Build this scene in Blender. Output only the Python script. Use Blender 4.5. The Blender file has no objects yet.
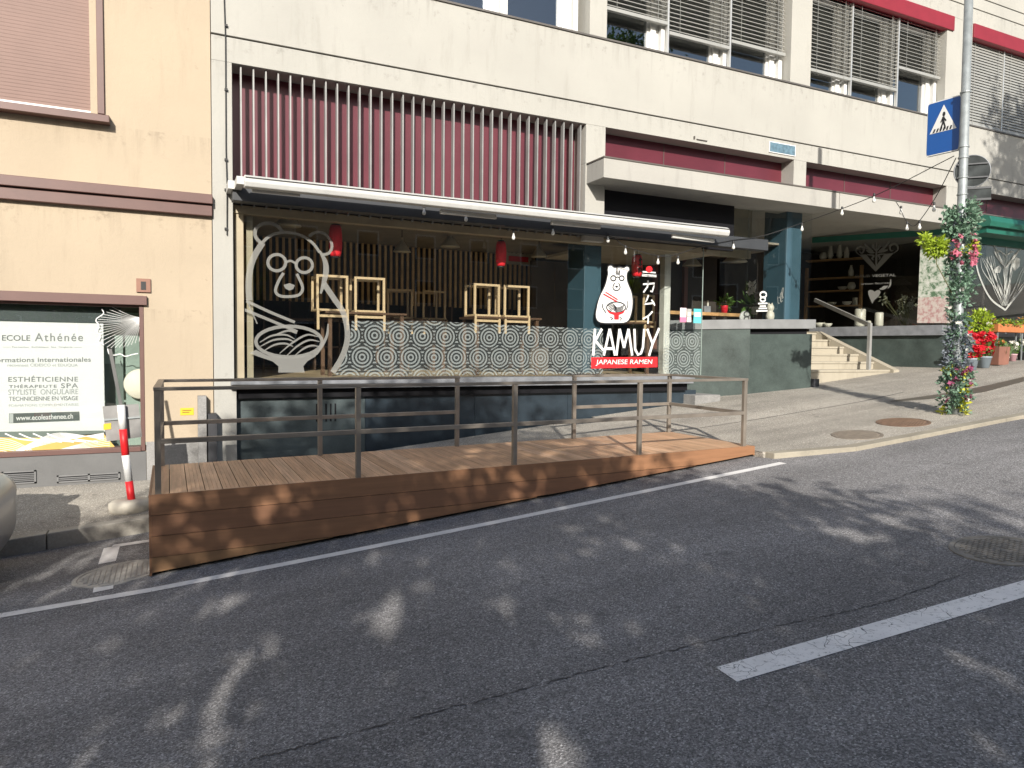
import bpy, math, random
import numpy as np
from mathutils import Vector, Matrix, Euler
random.seed(7)
S = bpy.context.scene
COL = S.collection
# ---------------------------------------------------------------- camera calibration (from measured vanishing points)
F, YAW, PIT, ROL = 712.48, 0.448775, 0.047722, -0.011007
def cam_axes():
    c, s = math.cos(YAW), math.sin(YAW)
    fw = np.array([s*math.cos(PIT), c*math.cos(PIT), -math.sin(PIT)])
    rt = np.array([c, -s, 0.0]); dn = np.cross(fw, rt)
    return np.array([math.cos(ROL)*rt+math.sin(ROL)*dn, -math.sin(ROL)*rt+math.cos(ROL)*dn, fw])
AX = cam_axes()
def ray(u, v): return AX.T @ np.array([(u-512)/F, (v-384)/F, 1.0])
def U(u, v, y):
    """survey point: where the sight line meets the vertical plane y"""
    d = ray(u, v); return Vector(d*y/d[1])
def UP(u, v, p0, n):
    d = Vector(ray(u, v)); return d*(Vector(p0).dot(n)/d.dot(n))
def zroad(x, y): return -1.365+.0966*(x-6.84)-.02*(y-7)
def zside(x, y):
    p = -1.25+.0966*(x-6.84)+.02*(y-8.8)
    b = -1.25+.0966*(x-6.84)+.04
    t = min(1, max(0, (y-8.9)/1.9))
    return p+max(0, -1.82-b)*t if x < .6 else p
def UR(u, v):
    n = Vector((-.0966, .02, 1)); p0 = Vector((6.84, 7, -1.365)); return UP(u, v, p0, n)
def US(u, v):
    n = Vector((-.0966, -.02, 1)); p0 = Vector((6.84, 8.8, -1.25)); return UP(u, v, p0, n)
YF = 10.8

# ---------------------------------------------------------------- node helpers
def new_mat(name):
    m = bpy.data.materials.new(name); m.use_nodes = True
    nt = m.node_tree; return m, nt, nt.nodes['Principled BSDF']
def node(nt, t, **k):
    n = nt.nodes.new(t)
    for a, b in k.items(): setattr(n, a, b)
    return n
def mth(nt, op, a, b=None, c=None):
    n = node(nt, 'ShaderNodeMath', operation=op)
    for i, x in enumerate((a, b, c)):
        if x is None: continue
        if isinstance(x, (int, float)): n.inputs[i].default_value = x
        else: nt.links.new(x, n.inputs[i])
    return n.outputs[0]
def coords(nt, scale=(1, 1, 1)):
    tc = node(nt, 'ShaderNodeNewGeometry'); mp = node(nt, 'ShaderNodeMapping')
    tc2 = node(nt, 'ShaderNodeTexCoord')
    nt.links.new(tc2.outputs['Object'], mp.inputs['Vector']); mp.inputs['Scale'].default_value = scale
    return mp.outputs[0]
def noise(nt, vec, scale, detail=4, rough=.55):
    n = node(nt, 'ShaderNodeTexNoise'); n.inputs['Scale'].default_value = scale
    n.inputs['Detail'].default_value = detail; n.inputs['Roughness'].default_value = rough
    nt.links.new(vec, n.inputs['Vector']); return n.outputs['Fac']
def ramp(nt, fac, stops):
    r = node(nt, 'ShaderNodeValToRGB'); e = r.color_ramp.elements
    while len(e) < len(stops): e.new(.5)
    for i, (p, c) in enumerate(stops):
        e[i].position = p; e[i].color = (*c, 1) if len(c) == 3 else c
    nt.links.new(fac, r.inputs[0]); return r.outputs[0]
def sc(c, k): return tuple(min(1, x*k) for x in c)
def mixc(nt, fac, a, b, blend='MIX'):
    n = node(nt, 'ShaderNodeMix', data_type='RGBA', blend_type=blend)
    for i, x in ((0, fac), (6, a), (7, b)):
        if isinstance(x, (int, float)): n.inputs[i].default_value = x
        elif isinstance(x, tuple): n.inputs[i].default_value = (*x, 1)[:4]
        else: nt.links.new(x, n.inputs[i])
    return n.outputs[2]
def bump(nt, bs, h, strength, dist=.01):
    b = node(nt, 'ShaderNodeBump'); b.inputs['Strength'].default_value = strength; b.inputs['Distance'].default_value = dist
    nt.links.new(h, b.inputs['Height']); nt.links.new(b.outputs[0], bs.inputs['Normal'])
MATS = {}
def mat(name, base, rough=.6, metal=0, var=.12, vs=3, bs=0, bstr=.2, scale=(1, 1, 1), spec=.5):
    if name in MATS: return MATS[name]
    m, nt, p = new_mat(name); MATS[name] = m
    v = coords(nt, scale); f = noise(nt, v, vs, 6)
    nt.links.new(ramp(nt, f, [(.3, sc(base, 1-var)), (.7, sc(base, 1+var))]), p.inputs['Base Color'])
    p.inputs['Roughness'].default_value = rough; p.inputs['Metallic'].default_value = metal
    p.inputs['Specular IOR Level'].default_value = spec
    if bs: bump(nt, p, noise(nt, v, bs, 5), bstr, .01)
    return m
def plaster(name, base, stain, amt=.5, runs=()):
    m, nt, p = new_mat(name); MATS[name] = m
    v = coords(nt); a = noise(nt, v, .7, 5)
    c = ramp(nt, a, [(.3, sc(base, .93)), (.7, sc(base, 1.05))])
    v2 = coords(nt, (3.0, 3.0, .45)); s = noise(nt, v2, 1.3, 8, .65)
    sf = ramp(nt, s, [(.55, (0, 0, 0)), (.8, (amt,)*3)])
    c = mixc(nt, sf, c, stain)
    g = noise(nt, v, 55, 3); sp = ramp(nt, noise(nt, v, 9, 3), [(.68, (0, 0, 0)), (.76, (.3,)*3)])
    c = mixc(nt, sp, c, sc(stain, .8))
    if runs:                                  # dirt runs hanging below ledges: (height of the ledge, length of the runs)
        xyz = node(nt, 'ShaderNodeSeparateXYZ'); nt.links.new(v, xyz.inputs[0])
        rn = ramp(nt, noise(nt, coords(nt, (7, 7, .5)), 1.0, 6, .7), [(.50, (0, 0, 0)), (.72, (.5,)*3)])
        sm = ramp(nt, noise(nt, v, 6, 5, .65), [(.56, (0, 0, 0)), (.68, (.6,)*3)])
        rn = mth(nt, 'MAXIMUM', rn, sm)
        for zt, h in runs:
            t = mth(nt, 'DIVIDE', mth(nt, 'SUBTRACT', zt, xyz.outputs['Z']), h)
            k = mth(nt, 'MULTIPLY', mth(nt, 'GREATER_THAN', t, 0), mth(nt, 'MAXIMUM', mth(nt, 'SUBTRACT', 1, mth(nt, 'ABSOLUTE', t)), 0))
            c = mixc(nt, mth(nt, 'MULTIPLY', rn, k), c, sc(stain, .75))
    nt.links.new(c, p.inputs['Base Color']); p.inputs['Roughness'].default_value = .85
    bump(nt, p, mth(nt, 'ADD', g, mth(nt, 'MULTIPLY', noise(nt, v, 16, 4), 1.5)), .4, .006); return m
def wood(name, base, axis, rough=.55, reed=0, var=.35):
    m, nt, p = new_mat(name); MATS[name] = m
    s = [14, 14, 14]; s[axis] = .9
    v = coords(nt, tuple(s)); f = noise(nt, v, 1.6, 6, .6)
    big = noise(nt, coords(nt, (1, 1, 1)), 1.1, 4)
    c = ramp(nt, f, [(.25, sc(base, 1-var)), (.75, sc(base, 1+var))])
    c = mixc(nt, ramp(nt, big, [(.35, (0, 0, 0)), (.7, (.2,)*3)]), c, sc(base, .65))
    nt.links.new(c, p.inputs['Base Color']); p.inputs['Roughness'].default_value = rough
    bump(nt, p, f, .25, .003); return m
def glass(name, tint=(.95, .965, .957), refl=1.0):
    m, nt, p = new_mat(name); nt.nodes.remove(p); MATS[name] = m
    out = nt.nodes['Material Output']
    t = node(nt, 'ShaderNodeBsdfTransparent'); t.inputs[0].default_value = (*tint, 1)
    g = node(nt, 'ShaderNodeBsdfGlossy'); g.inputs['Roughness'].default_value = .0
    lw = node(nt, 'ShaderNodeLayerWeight'); lw.inputs[0].default_value = .5
    f5 = mth(nt, 'POWER', lw.outputs['Facing'], 4.0)
    fac = mth(nt, 'MULTIPLY', mth(nt, 'MULTIPLY_ADD', f5, .9, .065), refl)
    mx = node(nt, 'ShaderNodeMixShader'); nt.links.new(fac, mx.inputs[0])
    nt.links.new(t.outputs[0], mx.inputs[1]); nt.links.new(g.outputs[0], mx.inputs[2]); nt.links.new(mx.outputs[0], out.inputs[0])
    return m
# ---------------------------------------------------------------- mesh builder
class MB:
    def __init__(s): s.v = []; s.f = []; s.m = []
    def add(s, vs, fs, mi=0):
        o = len(s.v); s.v += [tuple(p) for p in vs]
        for f in fs: s.f.append([i+o for i in f]); s.m.append(mi)
        return s
    def hexa(s, p, mi=0):
        return s.add(p, [(0, 3, 2, 1), (4, 5, 6, 7), (0, 1, 5, 4), (1, 2, 6, 5), (2, 3, 7, 6), (3, 0, 4, 7)], mi)
    def box(s, x0, x1, y0, y1, z0, z1, mi=0):
        return s.hexa([(x0, y0, z0), (x1, y0, z0), (x1, y1, z0), (x0, y1, z0), (x0, y0, z1), (x1, y0, z1), (x1, y1, z1), (x0, y1, z1)], mi)
    def prism(s, poly, y0, y1, mi=0):
        """xz outline given thickness along y"""
        n = len(poly); vs = [(x, y0, z) for x, z in poly]+[(x, y1, z) for x, z in poly]
        s.add(vs, [list(range(n))]+[list(range(2*n-1, n-1, -1))]+[(i, i+n, (i+1) % n+n, (i+1) % n) for i in range(n)], mi); return s
    def slab(s, poly, h, mi=0):
        """xyz top outline dropped by h"""
        n = len(poly); vs = [tuple(p) for p in poly]+[(p[0], p[1], p[2]-h) for p in poly]
        s.add(vs, [list(range(n))]+[list(range(2*n-1, n-1, -1))]+[(i, i+n, (i+1) % n+n, (i+1) % n) for i in range(n)], mi); return s
    def bar(s, a, b, w, d=None, mi=0, up=(0, 0, 1)):
        a = Vector(a); b = Vector(b); d = d or w; t = (b-a).normalized(); up = Vector(up)
        if abs(t.dot(up)) > .95: up = Vector((0, 1, 0))
        x = t.cross(up).normalized()*w/2; y = x.cross(t).normalized()*d/2
        return s.hexa([a-x-y, a+x-y, a+x+y, a-x+y, b-x-y, b+x-y, b+x+y, b-x+y], mi)
    def tube(s, pts, r, seg=8, mi=0, cap=True):
        pts = [Vector(p) for p in pts]; n = len(pts); rs = r if isinstance(r, (list, tuple)) else [r]*n
        o = len(s.v); px = None
        for i, p in enumerate(pts):
            t = (pts[min(i+1, n-1)]-pts[max(i-1, 0)]).normalized()
            if px is None:
                px = t.cross(Vector((0, 0, 1)) if abs(t.z) < .9 else Vector((1, 0, 0))).normalized()
            px = (px-t*px.dot(t)).normalized(); py = t.cross(px)
            for k in range(seg):
                a = 2*math.pi*k/seg; s.v.append(tuple(p+(px*math.cos(a)+py*math.sin(a))*rs[i]))
        for i in range(n-1):
            for k in range(seg):
                s.f.append([o+i*seg+k, o+i*seg+(k+1) % seg, o+(i+1)*seg+(k+1) % seg, o+(i+1)*seg+k]); s.m.append(mi)
        if cap:
            s.f.append([o+k for k in range(seg)][::-1]); s.m.append(mi)
            s.f.append([o+(n-1)*seg+k for k in range(seg)]); s.m.append(mi)
        return s
    def lathe(s, c, prof, seg=16, mi=0, axis='z', sx=1, sy=1):
        o = len(s.v); c = Vector(c)
        for r, h in prof:
            for k in range(seg):
                a = 2*math.pi*k/seg; q = (r*sx*math.cos(a), r*sy*math.sin(a), h)
                if axis == 'x': q = (q[2], q[0], q[1])
                if axis == 'y': q = (q[0], q[2], q[1])
                s.v.append(tuple(c+Vector(q)))
        for i in range(len(prof)-1):
            for k in range(seg):
                s.f.append([o+i*seg+k, o+i*seg+(k+1) % seg, o+(i+1)*seg+(k+1) % seg, o+(i+1)*seg+k]); s.m.append(mi)
        s.f.append([o+k for k in range(seg)][::-1]); s.m.append(mi)
        e = o+(len(prof)-1)*seg; s.f.append([e+k for k in range(seg)]); s.m.append(mi)
        return s
    def leaf(s, p, d, n, L, W, mi=0):
        p = Vector(p); d = Vector(d).normalized(); n = Vector(n); w = d.cross(n)
        w = (w.normalized() if w.length > 1e-4 else Vector((1, 0, 0)))*W/2; nn = w.cross(d).normalized()*W*.25
        s.add([p, p+d*L*.45+w+nn, p+d*L, p+d*L*.45-w+nn], [(0, 1, 2, 3)], mi); return s
    def build(s, name, mats, parent=None, smooth=False, bevel=0, origin=None, fixn=False):
        if not isinstance(mats, (list, tuple)): mats = [mats]
        off = Vector((0, 0, 0))
        if parent is not None:
            q = parent
            while q is not None: off = off+q.location; q = q.parent
        else:
            a = np.array(s.v); off = Vector(origin) if origin is not None else Vector(((a[:, 0].min()+a[:, 0].max())/2, (a[:, 1].min()+a[:, 1].max())/2, a[:, 2].min()))
        me = bpy.data.meshes.new(name); me.from_pydata([(p[0]-off.x, p[1]-off.y, p[2]-off.z) for p in s.v], [], s.f)
        for m in mats: me.materials.append(m)
        me.polygons.foreach_set('material_index', s.m)
        if smooth: me.polygons.foreach_set('use_smooth', [True]*len(s.f))
        me.update(); o = bpy.data.objects.new(name, me); COL.objects.link(o)
        if parent is not None: o.parent = parent
        else: o.location = off
        if fixn:
            import bmesh
            b = bmesh.new(); b.from_mesh(me); bmesh.ops.recalc_face_normals(b, faces=b.faces); b.to_mesh(me); b.free()
        if bevel:
            md = o.modifiers.new('edge', 'BEVEL'); md.width = bevel; md.segments = 2; md.limit_method = 'ANGLE'
            md.harden_normals = False
        return o
def tag(o, label=None, cat=None, group=None, kind=None):
    if label: o['label'] = label
    if cat: o['category'] = cat
    if group: o['group'] = group
    if kind: o['kind'] = kind
    return o
def thing(name, label, cat, loc=(0, 0, 0), group=None):
    o = bpy.data.objects.new(name, None); COL.objects.link(o); o.location = loc; o.empty_display_size = .1
    return tag(o, label, cat, group)
def part(name, parent):
    """an empty part is never needed: parts are meshes"""
    raise RuntimeError
def copy_tree(o, parent=None):
    c = o.copy(); COL.objects.link(c)
    if parent is not None: c.parent = parent
    for ch in list(o.children): copy_tree(ch, c)
    return c
def box(name, m, parent, x0, x1, y0, y1, z0, z1, bevel=0, **k):
    return MB().box(x0, x1, y0, y1, z0, z1).build(name, m, parent, bevel=bevel, **k)
# flat vinyl shapes on vertical planes -----------------------------------------------------------------
def ribbon(mb, pts, w, closed=False, mi=0, taper=False, n=None):
    """pts: 3D points on a plane with normal n, w: width or list of widths"""
    n = n or Vector((0, -1, 0)); mb.layer = getattr(mb, 'layer', 0)+1     # each strip lies a hair above the one before
    P = [Vector(p)+n*(.00012*(mb.layer % 60)) for p in pts]
    if closed: P = P+[P[0]]
    N = len(P); L = []; R = []
    for i, p in enumerate(P):
        a = P[i-1] if i else (P[-2] if closed else P[0]); b = P[i+1] if i < N-1 else (P[1] if closed else P[-1])
        t = (b-a).normalized(); s = t.cross(n).normalized()
        ww = (w[i] if isinstance(w, (list, tuple)) else w)/2
        if taper and not closed: ww *= .35+.65*math.sin(math.pi*min(1, max(0, i/(N-1))))
        L.append(p+s*ww); R.append(p-s*ww)
    o = len(mb.v); mb.v += [tuple(p) for p in L]+[tuple(p) for p in R]
    for i in range(N-1): mb.f.append([o+i, o+i+1, o+N+i+1, o+N+i]); mb.m.append(mi)
    return mb
def smooth_pts(pts, k=6):
    """Catmull-Rom"""
    P = [np.array(p, float) for p in pts]; P = [2*P[0]-P[1]]+P+[2*P[-1]-P[-2]]; out = []
    for i in range(1, len(P)-2):
        for j in range(k):
            t = j/k; a, b, c, d = P[i-1:i+3]
            out.append(.5*((2*b)+(-a+c)*t+(2*a-5*b+4*c-d)*t*t+(-a+3*b-3*c+d)*t**3))
    out.append(P[-2]); return [tuple(p) for p in out]
def ell(cx, cy, rx, ry, n=28, a0=0, a1=360):
    return [(cx+rx*math.cos(math.radians(a0+(a1-a0)*i/n)), cy+ry*math.sin(math.radians(a0+(a1-a0)*i/n))) for i in range(n+1)]
def text_mesh(txt, offset=0, shear=0, spacing=1):
    cu = bpy.data.curves.new('t', 'FONT'); cu.body = txt; cu.offset = offset; cu.shear = shear; cu.space_character = spacing
    ob = bpy.data.objects.new('t', cu); COL.objects.link(ob)
    dg = bpy.context.evaluated_depsgraph_get(); me = bpy.data.meshes.new_from_object(ob.evaluated_get(dg))
    vs = [tuple(v.co) for v in me.vertices]; fs = [list(p.vertices) for p in me.polygons]
    bpy.data.objects.remove(ob); bpy.data.curves.remove(cu); bpy.data.meshes.remove(me)
    return np.array(vs), fs
def put_text(mb, txt, p00, p10, p01, mi=0, **k):
    """fills the parallelogram p00 (lower left) p10 (lower right) p01 (upper left) with the lettering"""
    v, f = text_mesh(txt, **k)
    if len(v) == 0: return
    mn = v.min(0); mxv = v.max(0); p00, p10, p01 = Vector(p00), Vector(p10), Vector(p01)
    pts = [p00+(p10-p00)*((q[0]-mn[0])/(mxv[0]-mn[0]))+(p01-p00)*((q[1]-mn[1])/(mxv[1]-mn[1])) for q in v]
    mb.add(pts, f, mi)
# ================================================================ MATERIALS
def asphalt(name, base, speck=.45, seed=0):
    m, nt, p = new_mat(name); MATS[name] = m
    tc = node(nt, 'ShaderNodeNewGeometry'); v = tc.outputs['Position']
    vor = node(nt, 'ShaderNodeTexVoronoi'); vor.inputs['Scale'].default_value = 120; nt.links.new(v, vor.inputs['Vector'])
    cell = node(nt, 'ShaderNodeSeparateColor'); nt.links.new(vor.outputs['Color'], cell.inputs[0])
    c = ramp(nt, cell.outputs[0], [(.0, sc(base, 1-speck)), (.55, base), (.92, sc(base, 1+speck)), (1, sc(base, 2.3))])
    big = noise(nt, v, .55+seed, 5); c = mixc(nt, 1.0, c, ramp(nt, big, [(.3, (.78,)*3), (.7, (1.12,)*3)]), 'MULTIPLY')
    st = noise(nt, v, 2.1+seed, 7, .7); c = mixc(nt, ramp(nt, st, [(.54, (0, 0, 0)), (.75, (.5,)*3)]), c, sc(base, .55))
    mp = node(nt, 'ShaderNodeMapping'); nt.links.new(v, mp.inputs['Vector']); mp.inputs['Scale'].default_value = (.12, 1.3, 0)
    tr = noise(nt, mp.outputs[0], 1.0, 4, .6); c = mixc(nt, 1.0, c, ramp(nt, tr, [(.35, (.84,)*3), (.65, (1.12,)*3)]), 'MULTIPLY')
    oi = noise(nt, v, 5.3, 2, .4); c = mixc(nt, ramp(nt, oi, [(.70, (0, 0, 0)), (.74, (.45,)*3)]), c, sc(base, .45))
    gr = noise(nt, v, 210, 2, .6); c = mixc(nt, 1.0, c, ramp(nt, gr, [(.35, (.7,)*3), (.65, (1.3,)*3)]), 'MULTIPLY')
    nt.links.new(c, p.inputs['Base Color']); p.inputs['Roughness'].default_value = .9
    p.inputs['Specular IOR Level'].default_value = .3
    h = mth(nt, 'ADD', vor.outputs['Distance'], noise(nt, v, 40, 3)); bump(nt, p, h, .6, .006)
    return m
def paint(name, base, wear=.5, crack=9):
    m, nt, p = new_mat(name); MATS[name] = m
    tc = node(nt, 'ShaderNodeNewGeometry'); v = tc.outputs['Position']
    vor = node(nt, 'ShaderNodeTexVoronoi', feature='DISTANCE_TO_EDGE'); vor.inputs['Scale'].default_value = crack
    wv = node(nt, 'ShaderNodeMix', data_type='VECTOR'); nz = node(nt, 'ShaderNodeTexNoise'); nz.inputs['Scale'].default_value = 5
    nt.links.new(v, nz.inputs['Vector']); wv.inputs[0].default_value = .22; nt.links.new(v, wv.inputs[4]); nt.links.new(nz.outputs['Color'], wv.inputs[5])
    nt.links.new(wv.outputs[1], vor.inputs['Vector'])
    big = noise(nt, v, 3.1, 3)
    ck = mth(nt, 'LESS_THAN', vor.outputs['Distance'], mth(nt, 'MULTIPLY', mth(nt, 'SUBTRACT', big, .5 if crack else 9), .12))
    wr = ramp(nt, noise(nt, v, 30, 6, .75), [(.56, (0, 0, 0)), (.64, (wear,)*3)])
    f = mth(nt, 'MAXIMUM', ck, wr)
    c = mixc(nt, f, ramp(nt, noise(nt, v, 6, 5), [(.3, sc(base, .85)), (.7, base)]), (.09, .088, .085))
    nt.links.new(c, p.inputs['Base Color']); p.inputs['Roughness'].default_value = .75
    bump(nt, p, mth(nt, 'SUBTRACT', 1, f), .3, .004); return m
def granite(name, base, rough=.35, veins=.25, lo=.55):
    m, nt, p = new_mat(name); MATS[name] = m
    v = coords(nt); a = noise(nt, v, 2.2, 8, .7); b = noise(nt, v, 45, 4, .7)
    c = ramp(nt, a, [(.3, sc(base, lo)), (.72, sc(base, 1.35))])
    c = mixc(nt, ramp(nt, b, [(.45, (0, 0, 0)), (.7, (veins,)*3)]), c, sc(base, 2.0))
    nt.links.new(c, p.inputs['Base Color']); p.inputs['Roughness'].default_value = rough; return m
def waves_mat():
    m, nt, p = new_mat('wave_vinyl'); nt.nodes.remove(p); MATS['wave_vinyl'] = m
    tc = node(nt, 'ShaderNodeNewGeometry'); sp = node(nt, 'ShaderNodeSeparateXYZ'); nt.links.new(tc.outputs['Position'], sp.inputs[0])
    PX, PZ = .392, .68
    def dist(ox, oz):
        fx = mth(nt, 'MULTIPLY', mth(nt, 'SUBTRACT', mth(nt, 'FRACT', mth(nt, 'ADD', mth(nt, 'DIVIDE', sp.outputs['X'], PX), ox+40)), .5), PX)
        fz = mth(nt, 'MULTIPLY', mth(nt, 'SUBTRACT', mth(nt, 'FRACT', mth(nt, 'ADD', mth(nt, 'DIVIDE', sp.outputs['Z'], PZ), oz+40)), .5), PZ)
        return mth(nt, 'SQRT', mth(nt, 'ADD', mth(nt, 'MULTIPLY', fx, fx), mth(nt, 'MULTIPLY', fz, fz)))
    da, db = dist(.1, .2), dist(.6, .7); d = mth(nt, 'MINIMUM', da, db)
    r1 = mth(nt, 'GREATER_THAN', mth(nt, 'FRACT', mth(nt, 'DIVIDE', d, .054)), .52)
    # the outer arcs swing round the neighbouring circle, as a meander
    dm = mth(nt, 'MAXIMUM', da, db); r2 = mth(nt, 'GREATER_THAN', mth(nt, 'FRACT', mth(nt, 'DIVIDE', dm, .054)), .52)
    inn = mth(nt, 'LESS_THAN', d, .19)
    line = mth(nt, 'ADD', mth(nt, 'MULTIPLY', r1, inn), mth(nt, 'MULTIPLY', r2, mth(nt, 'SUBTRACT', 1, inn)))
    t = node(nt, 'ShaderNodeBsdfTransparent'); df = node(nt, 'ShaderNodeBsdfDiffuse'); df.inputs[0].default_value = (.30, .335, .325, 1)
    t2 = node(nt, 'ShaderNodeBsdfTransparent'); hz = node(nt, 'ShaderNodeMixShader'); hz.inputs[0].default_value = .55
    nt.links.new(t2.outputs[0], hz.inputs[1]); nt.links.new(df.outputs[0], hz.inputs[2])
    hb = node(nt, 'ShaderNodeMixShader'); hb.inputs[0].default_value = .08; nt.links.new(t.outputs[0], hb.inputs[1]); nt.links.new(df.outputs[0], hb.inputs[2])
    mx = node(nt, 'ShaderNodeMixShader'); nt.links.new(line, mx.inputs[0]); nt.links.new(hb.outputs[0], mx.inputs[1]); nt.links.new(hz.outputs[0], mx.inputs[2])
    nt.links.new(mx.outputs[0], nt.nodes['Material Output'].inputs[0]); return m
def frosted(name, col, op):
    m, nt, p = new_mat(name); nt.nodes.remove(p); MATS[name] = m
    t = node(nt, 'ShaderNodeBsdfTransparent'); d = node(nt, 'ShaderNodeBsdfDiffuse'); d.inputs[0].default_value = (*col, 1)
    x = node(nt, 'ShaderNodeMixShader'); x.inputs[0].default_value = op
    nt.links.new(t.outputs[0], x.inputs[1]); nt.links.new(d.outputs[0], x.inputs[2]); nt.links.new(x.outputs[0], nt.nodes['Material Output'].inputs[0]); return m
def leafmat(name, base, var=.35, trans=.25):
    m, nt, p = new_mat(name); MATS[name] = m
    g = node(nt, 'ShaderNodeNewGeometry'); r = ramp(nt, g.outputs['Random Per Island'], [(0, sc(base, 1-var)), (1, sc(base, 1+var))])
    nt.links.new(r, p.inputs['Base Color']); p.inputs['Roughness'].default_value = .55
    tr = node(nt, 'ShaderNodeBsdfTranslucent'); nt.links.new(r, tr.inputs[0])
    x = node(nt, 'ShaderNodeMixShader'); x.inputs[0].default_value = trans
    nt.links.new(p.outputs[0], x.inputs[1]); nt.links.new(tr.outputs[0], x.inputs[2]); nt.links.new(x.outputs[0], nt.nodes['Material Output'].inputs[0]); return m

M_road = asphalt('asphalt_road', (.228, .222, .22), .5)
M_side = asphalt('asphalt_sidewalk', (.345, .318, .272), .25, .3)
M_kerb = granite('kerb_stone', (.30, .28, .24), .8, .2, .75)
M_paint = paint('road_paint', (.88, .87, .85), .6, 13)
M_paint2 = paint('road_paint_fine', (.80, .78, .75), .3, 0)
M_cream = plaster('cream_render', (.36, .352, .318), (.22, .21, .18), .55, ((7.23, .5), (6.075, .3), (9.94, .4), (5.74, .25)))
M_creamb = plaster('cream_render_grimy', (.40, .38, .33), (.24, .22, .19), .5)
M_beige = plaster('beige_render', (.395, .325, .235), (.26, .21, .15), .45, ((3.695, .45), (4.77, .4), (2.4, .25)))
M_brown = mat('brown_painted_metal', (.115, .058, .048), .5, 0, .1)
M_white = mat('white_frame', (.60, .60, .58), .4, 0, .05)
M_groove = mat('dark_joint', (.09, .08, .07), .9)
M_burg = mat('burgundy_panel', (.105, .02, .03), .35, 0, .14, 1.2)
M_red = mat('red_fascia', (.215, .016, .027), .5, 0, .08)
M_alu = mat('aluminium', (.56, .56, .54), .45, .6, .06)
M_fin = mat('fin_aluminium', (.27, .27, .26), .5, .3, .15)
M_conc = plaster('concrete', (.34, .33, .30), (.20, .195, .18), .6)
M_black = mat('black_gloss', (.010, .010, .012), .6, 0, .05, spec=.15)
M_dark = mat('dark_charcoal', (.035, .036, .04), .5)
M_grey = mat('grey_box', (.04, .043, .047), .55, .1)
M_blue = mat('blue_pillar_paint', (.034, .078, .105), .55, 0, .12, 2)
M_steel = mat('sill_steel', (.22, .23, .245), .5, .3, .2, 6)
M_dgran = granite('dark_granite', (.023, .034, .044), .35, .2)
M_ggran = granite('green_granite', (.05, .066, .06), .32, .25, .55)
M_lgran = granite('pale_granite', (.21, .205, .195), .7, .35, .7)
M_stone = plaster('stair_stone', (.35, .315, .245), (.20, .175, .13), .7)
M_ply = mat('interior_wood', (.42, .24, .10), .55, 0, .25, 5)
M_slat = mat('slat_wood', (.62, .42, .21), .55, 0, .25, 5)
M_chair = wood('chair_wood', (.56, .41, .24), 2, .45, 0, .15)
M_table = mat('table_wood', (.10, .055, .03), .4, 0, .2, 5)
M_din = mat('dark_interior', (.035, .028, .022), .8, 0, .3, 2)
M_floor = mat('interior_floor', (.50, .38, .23), .5, 0, .2, 2)
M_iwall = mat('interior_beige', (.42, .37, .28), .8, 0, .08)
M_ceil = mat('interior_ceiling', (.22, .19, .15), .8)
M_slt = mat('blind_slat', (.36, .36, .335), .45, .3, .05)
M_shut = mat('roller_shutter', (.235, .155, .13), .6, 0, .05)
M_glass = glass('shop_glass')
M_uglass = glass('upper_glass', (.6, .65, .68), 3.0)
M_vin = frosted('white_vinyl', (.28, .28, .26), .58)
M_vwh = mat('solid_white_vinyl', (.68, .68, .66), .5, 0, .02)
M_vrd = mat('red_vinyl', (.72, .02, .025), .45, 0, .04)
M_vbk = mat('black_vinyl', (.015, .015, .018), .5)
M_wave = waves_mat()
M_gplast = mat('grey_plinth', (.135, .135, .132), .8, 0, .12, 2, 40, .2)
M_ruststeel = mat('railing_steel', (.27, .235, .195), .42, .5, .2, 4)
M_galv = mat('galvanised_steel', (.30, .325, .325), .55, .45, .18, 9)
M_iron = mat('cast_iron', (.24, .225, .20), .7, .3, .25, 12)
M_rust = mat('rusty_iron', (.165, .105, .07), .85, .1, .25, 12)
M_awn = mat('awning_white', (.46, .46, .44), .45, 0, .06, 8)
M_green = mat('green_awning', (.012, .11, .075), .45, 0, .1)
M_mint = mat('mint_panel', (.40, .50, .43), .7)
M_cable = mat('black_cable', (.02, .02, .02), .6)
M_bulb = mat('white_bulb', (.62, .62, .58), .25, 0, .02)

# ================================================================ SETTING
def sheet(name, corners, m, n=1):
    return tag(MB().add(corners, [tuple(range(len(corners)))]).build(name, m), kind='structure')
g = MB(); xs = (-160, 200); ys = (-160, 200)
g.add([(x, y, zroad(x, y)-.4-.0*x) for x, y in ((-160, -160), (200, -160), (200, 200), (-160, 200))], [(0, 1, 2, 3)])
tag(g.build('ground', M_side), kind='structure')
g = MB(); g.add([(x, y, zroad(x, y)) for x, y in ((-60, -1.4), (60, -1.4), (60, 10.7), (-60, 10.7))], [(0, 1, 2, 3)])
tag(g.build('road', M_road), kind='structure')
# far pavement (the side the photo is taken from)
g = MB()
for x in range(-60, 60, 10):
    g.hexa([(a, b, zroad(a, b)+h) for h in (-.3, .12) for a, b in ((x, -9), (x+10, -9), (x+10, -1.6), (x, -1.6))])
tag(g.build('opposite_pavement', M_side), kind='structure')
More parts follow.
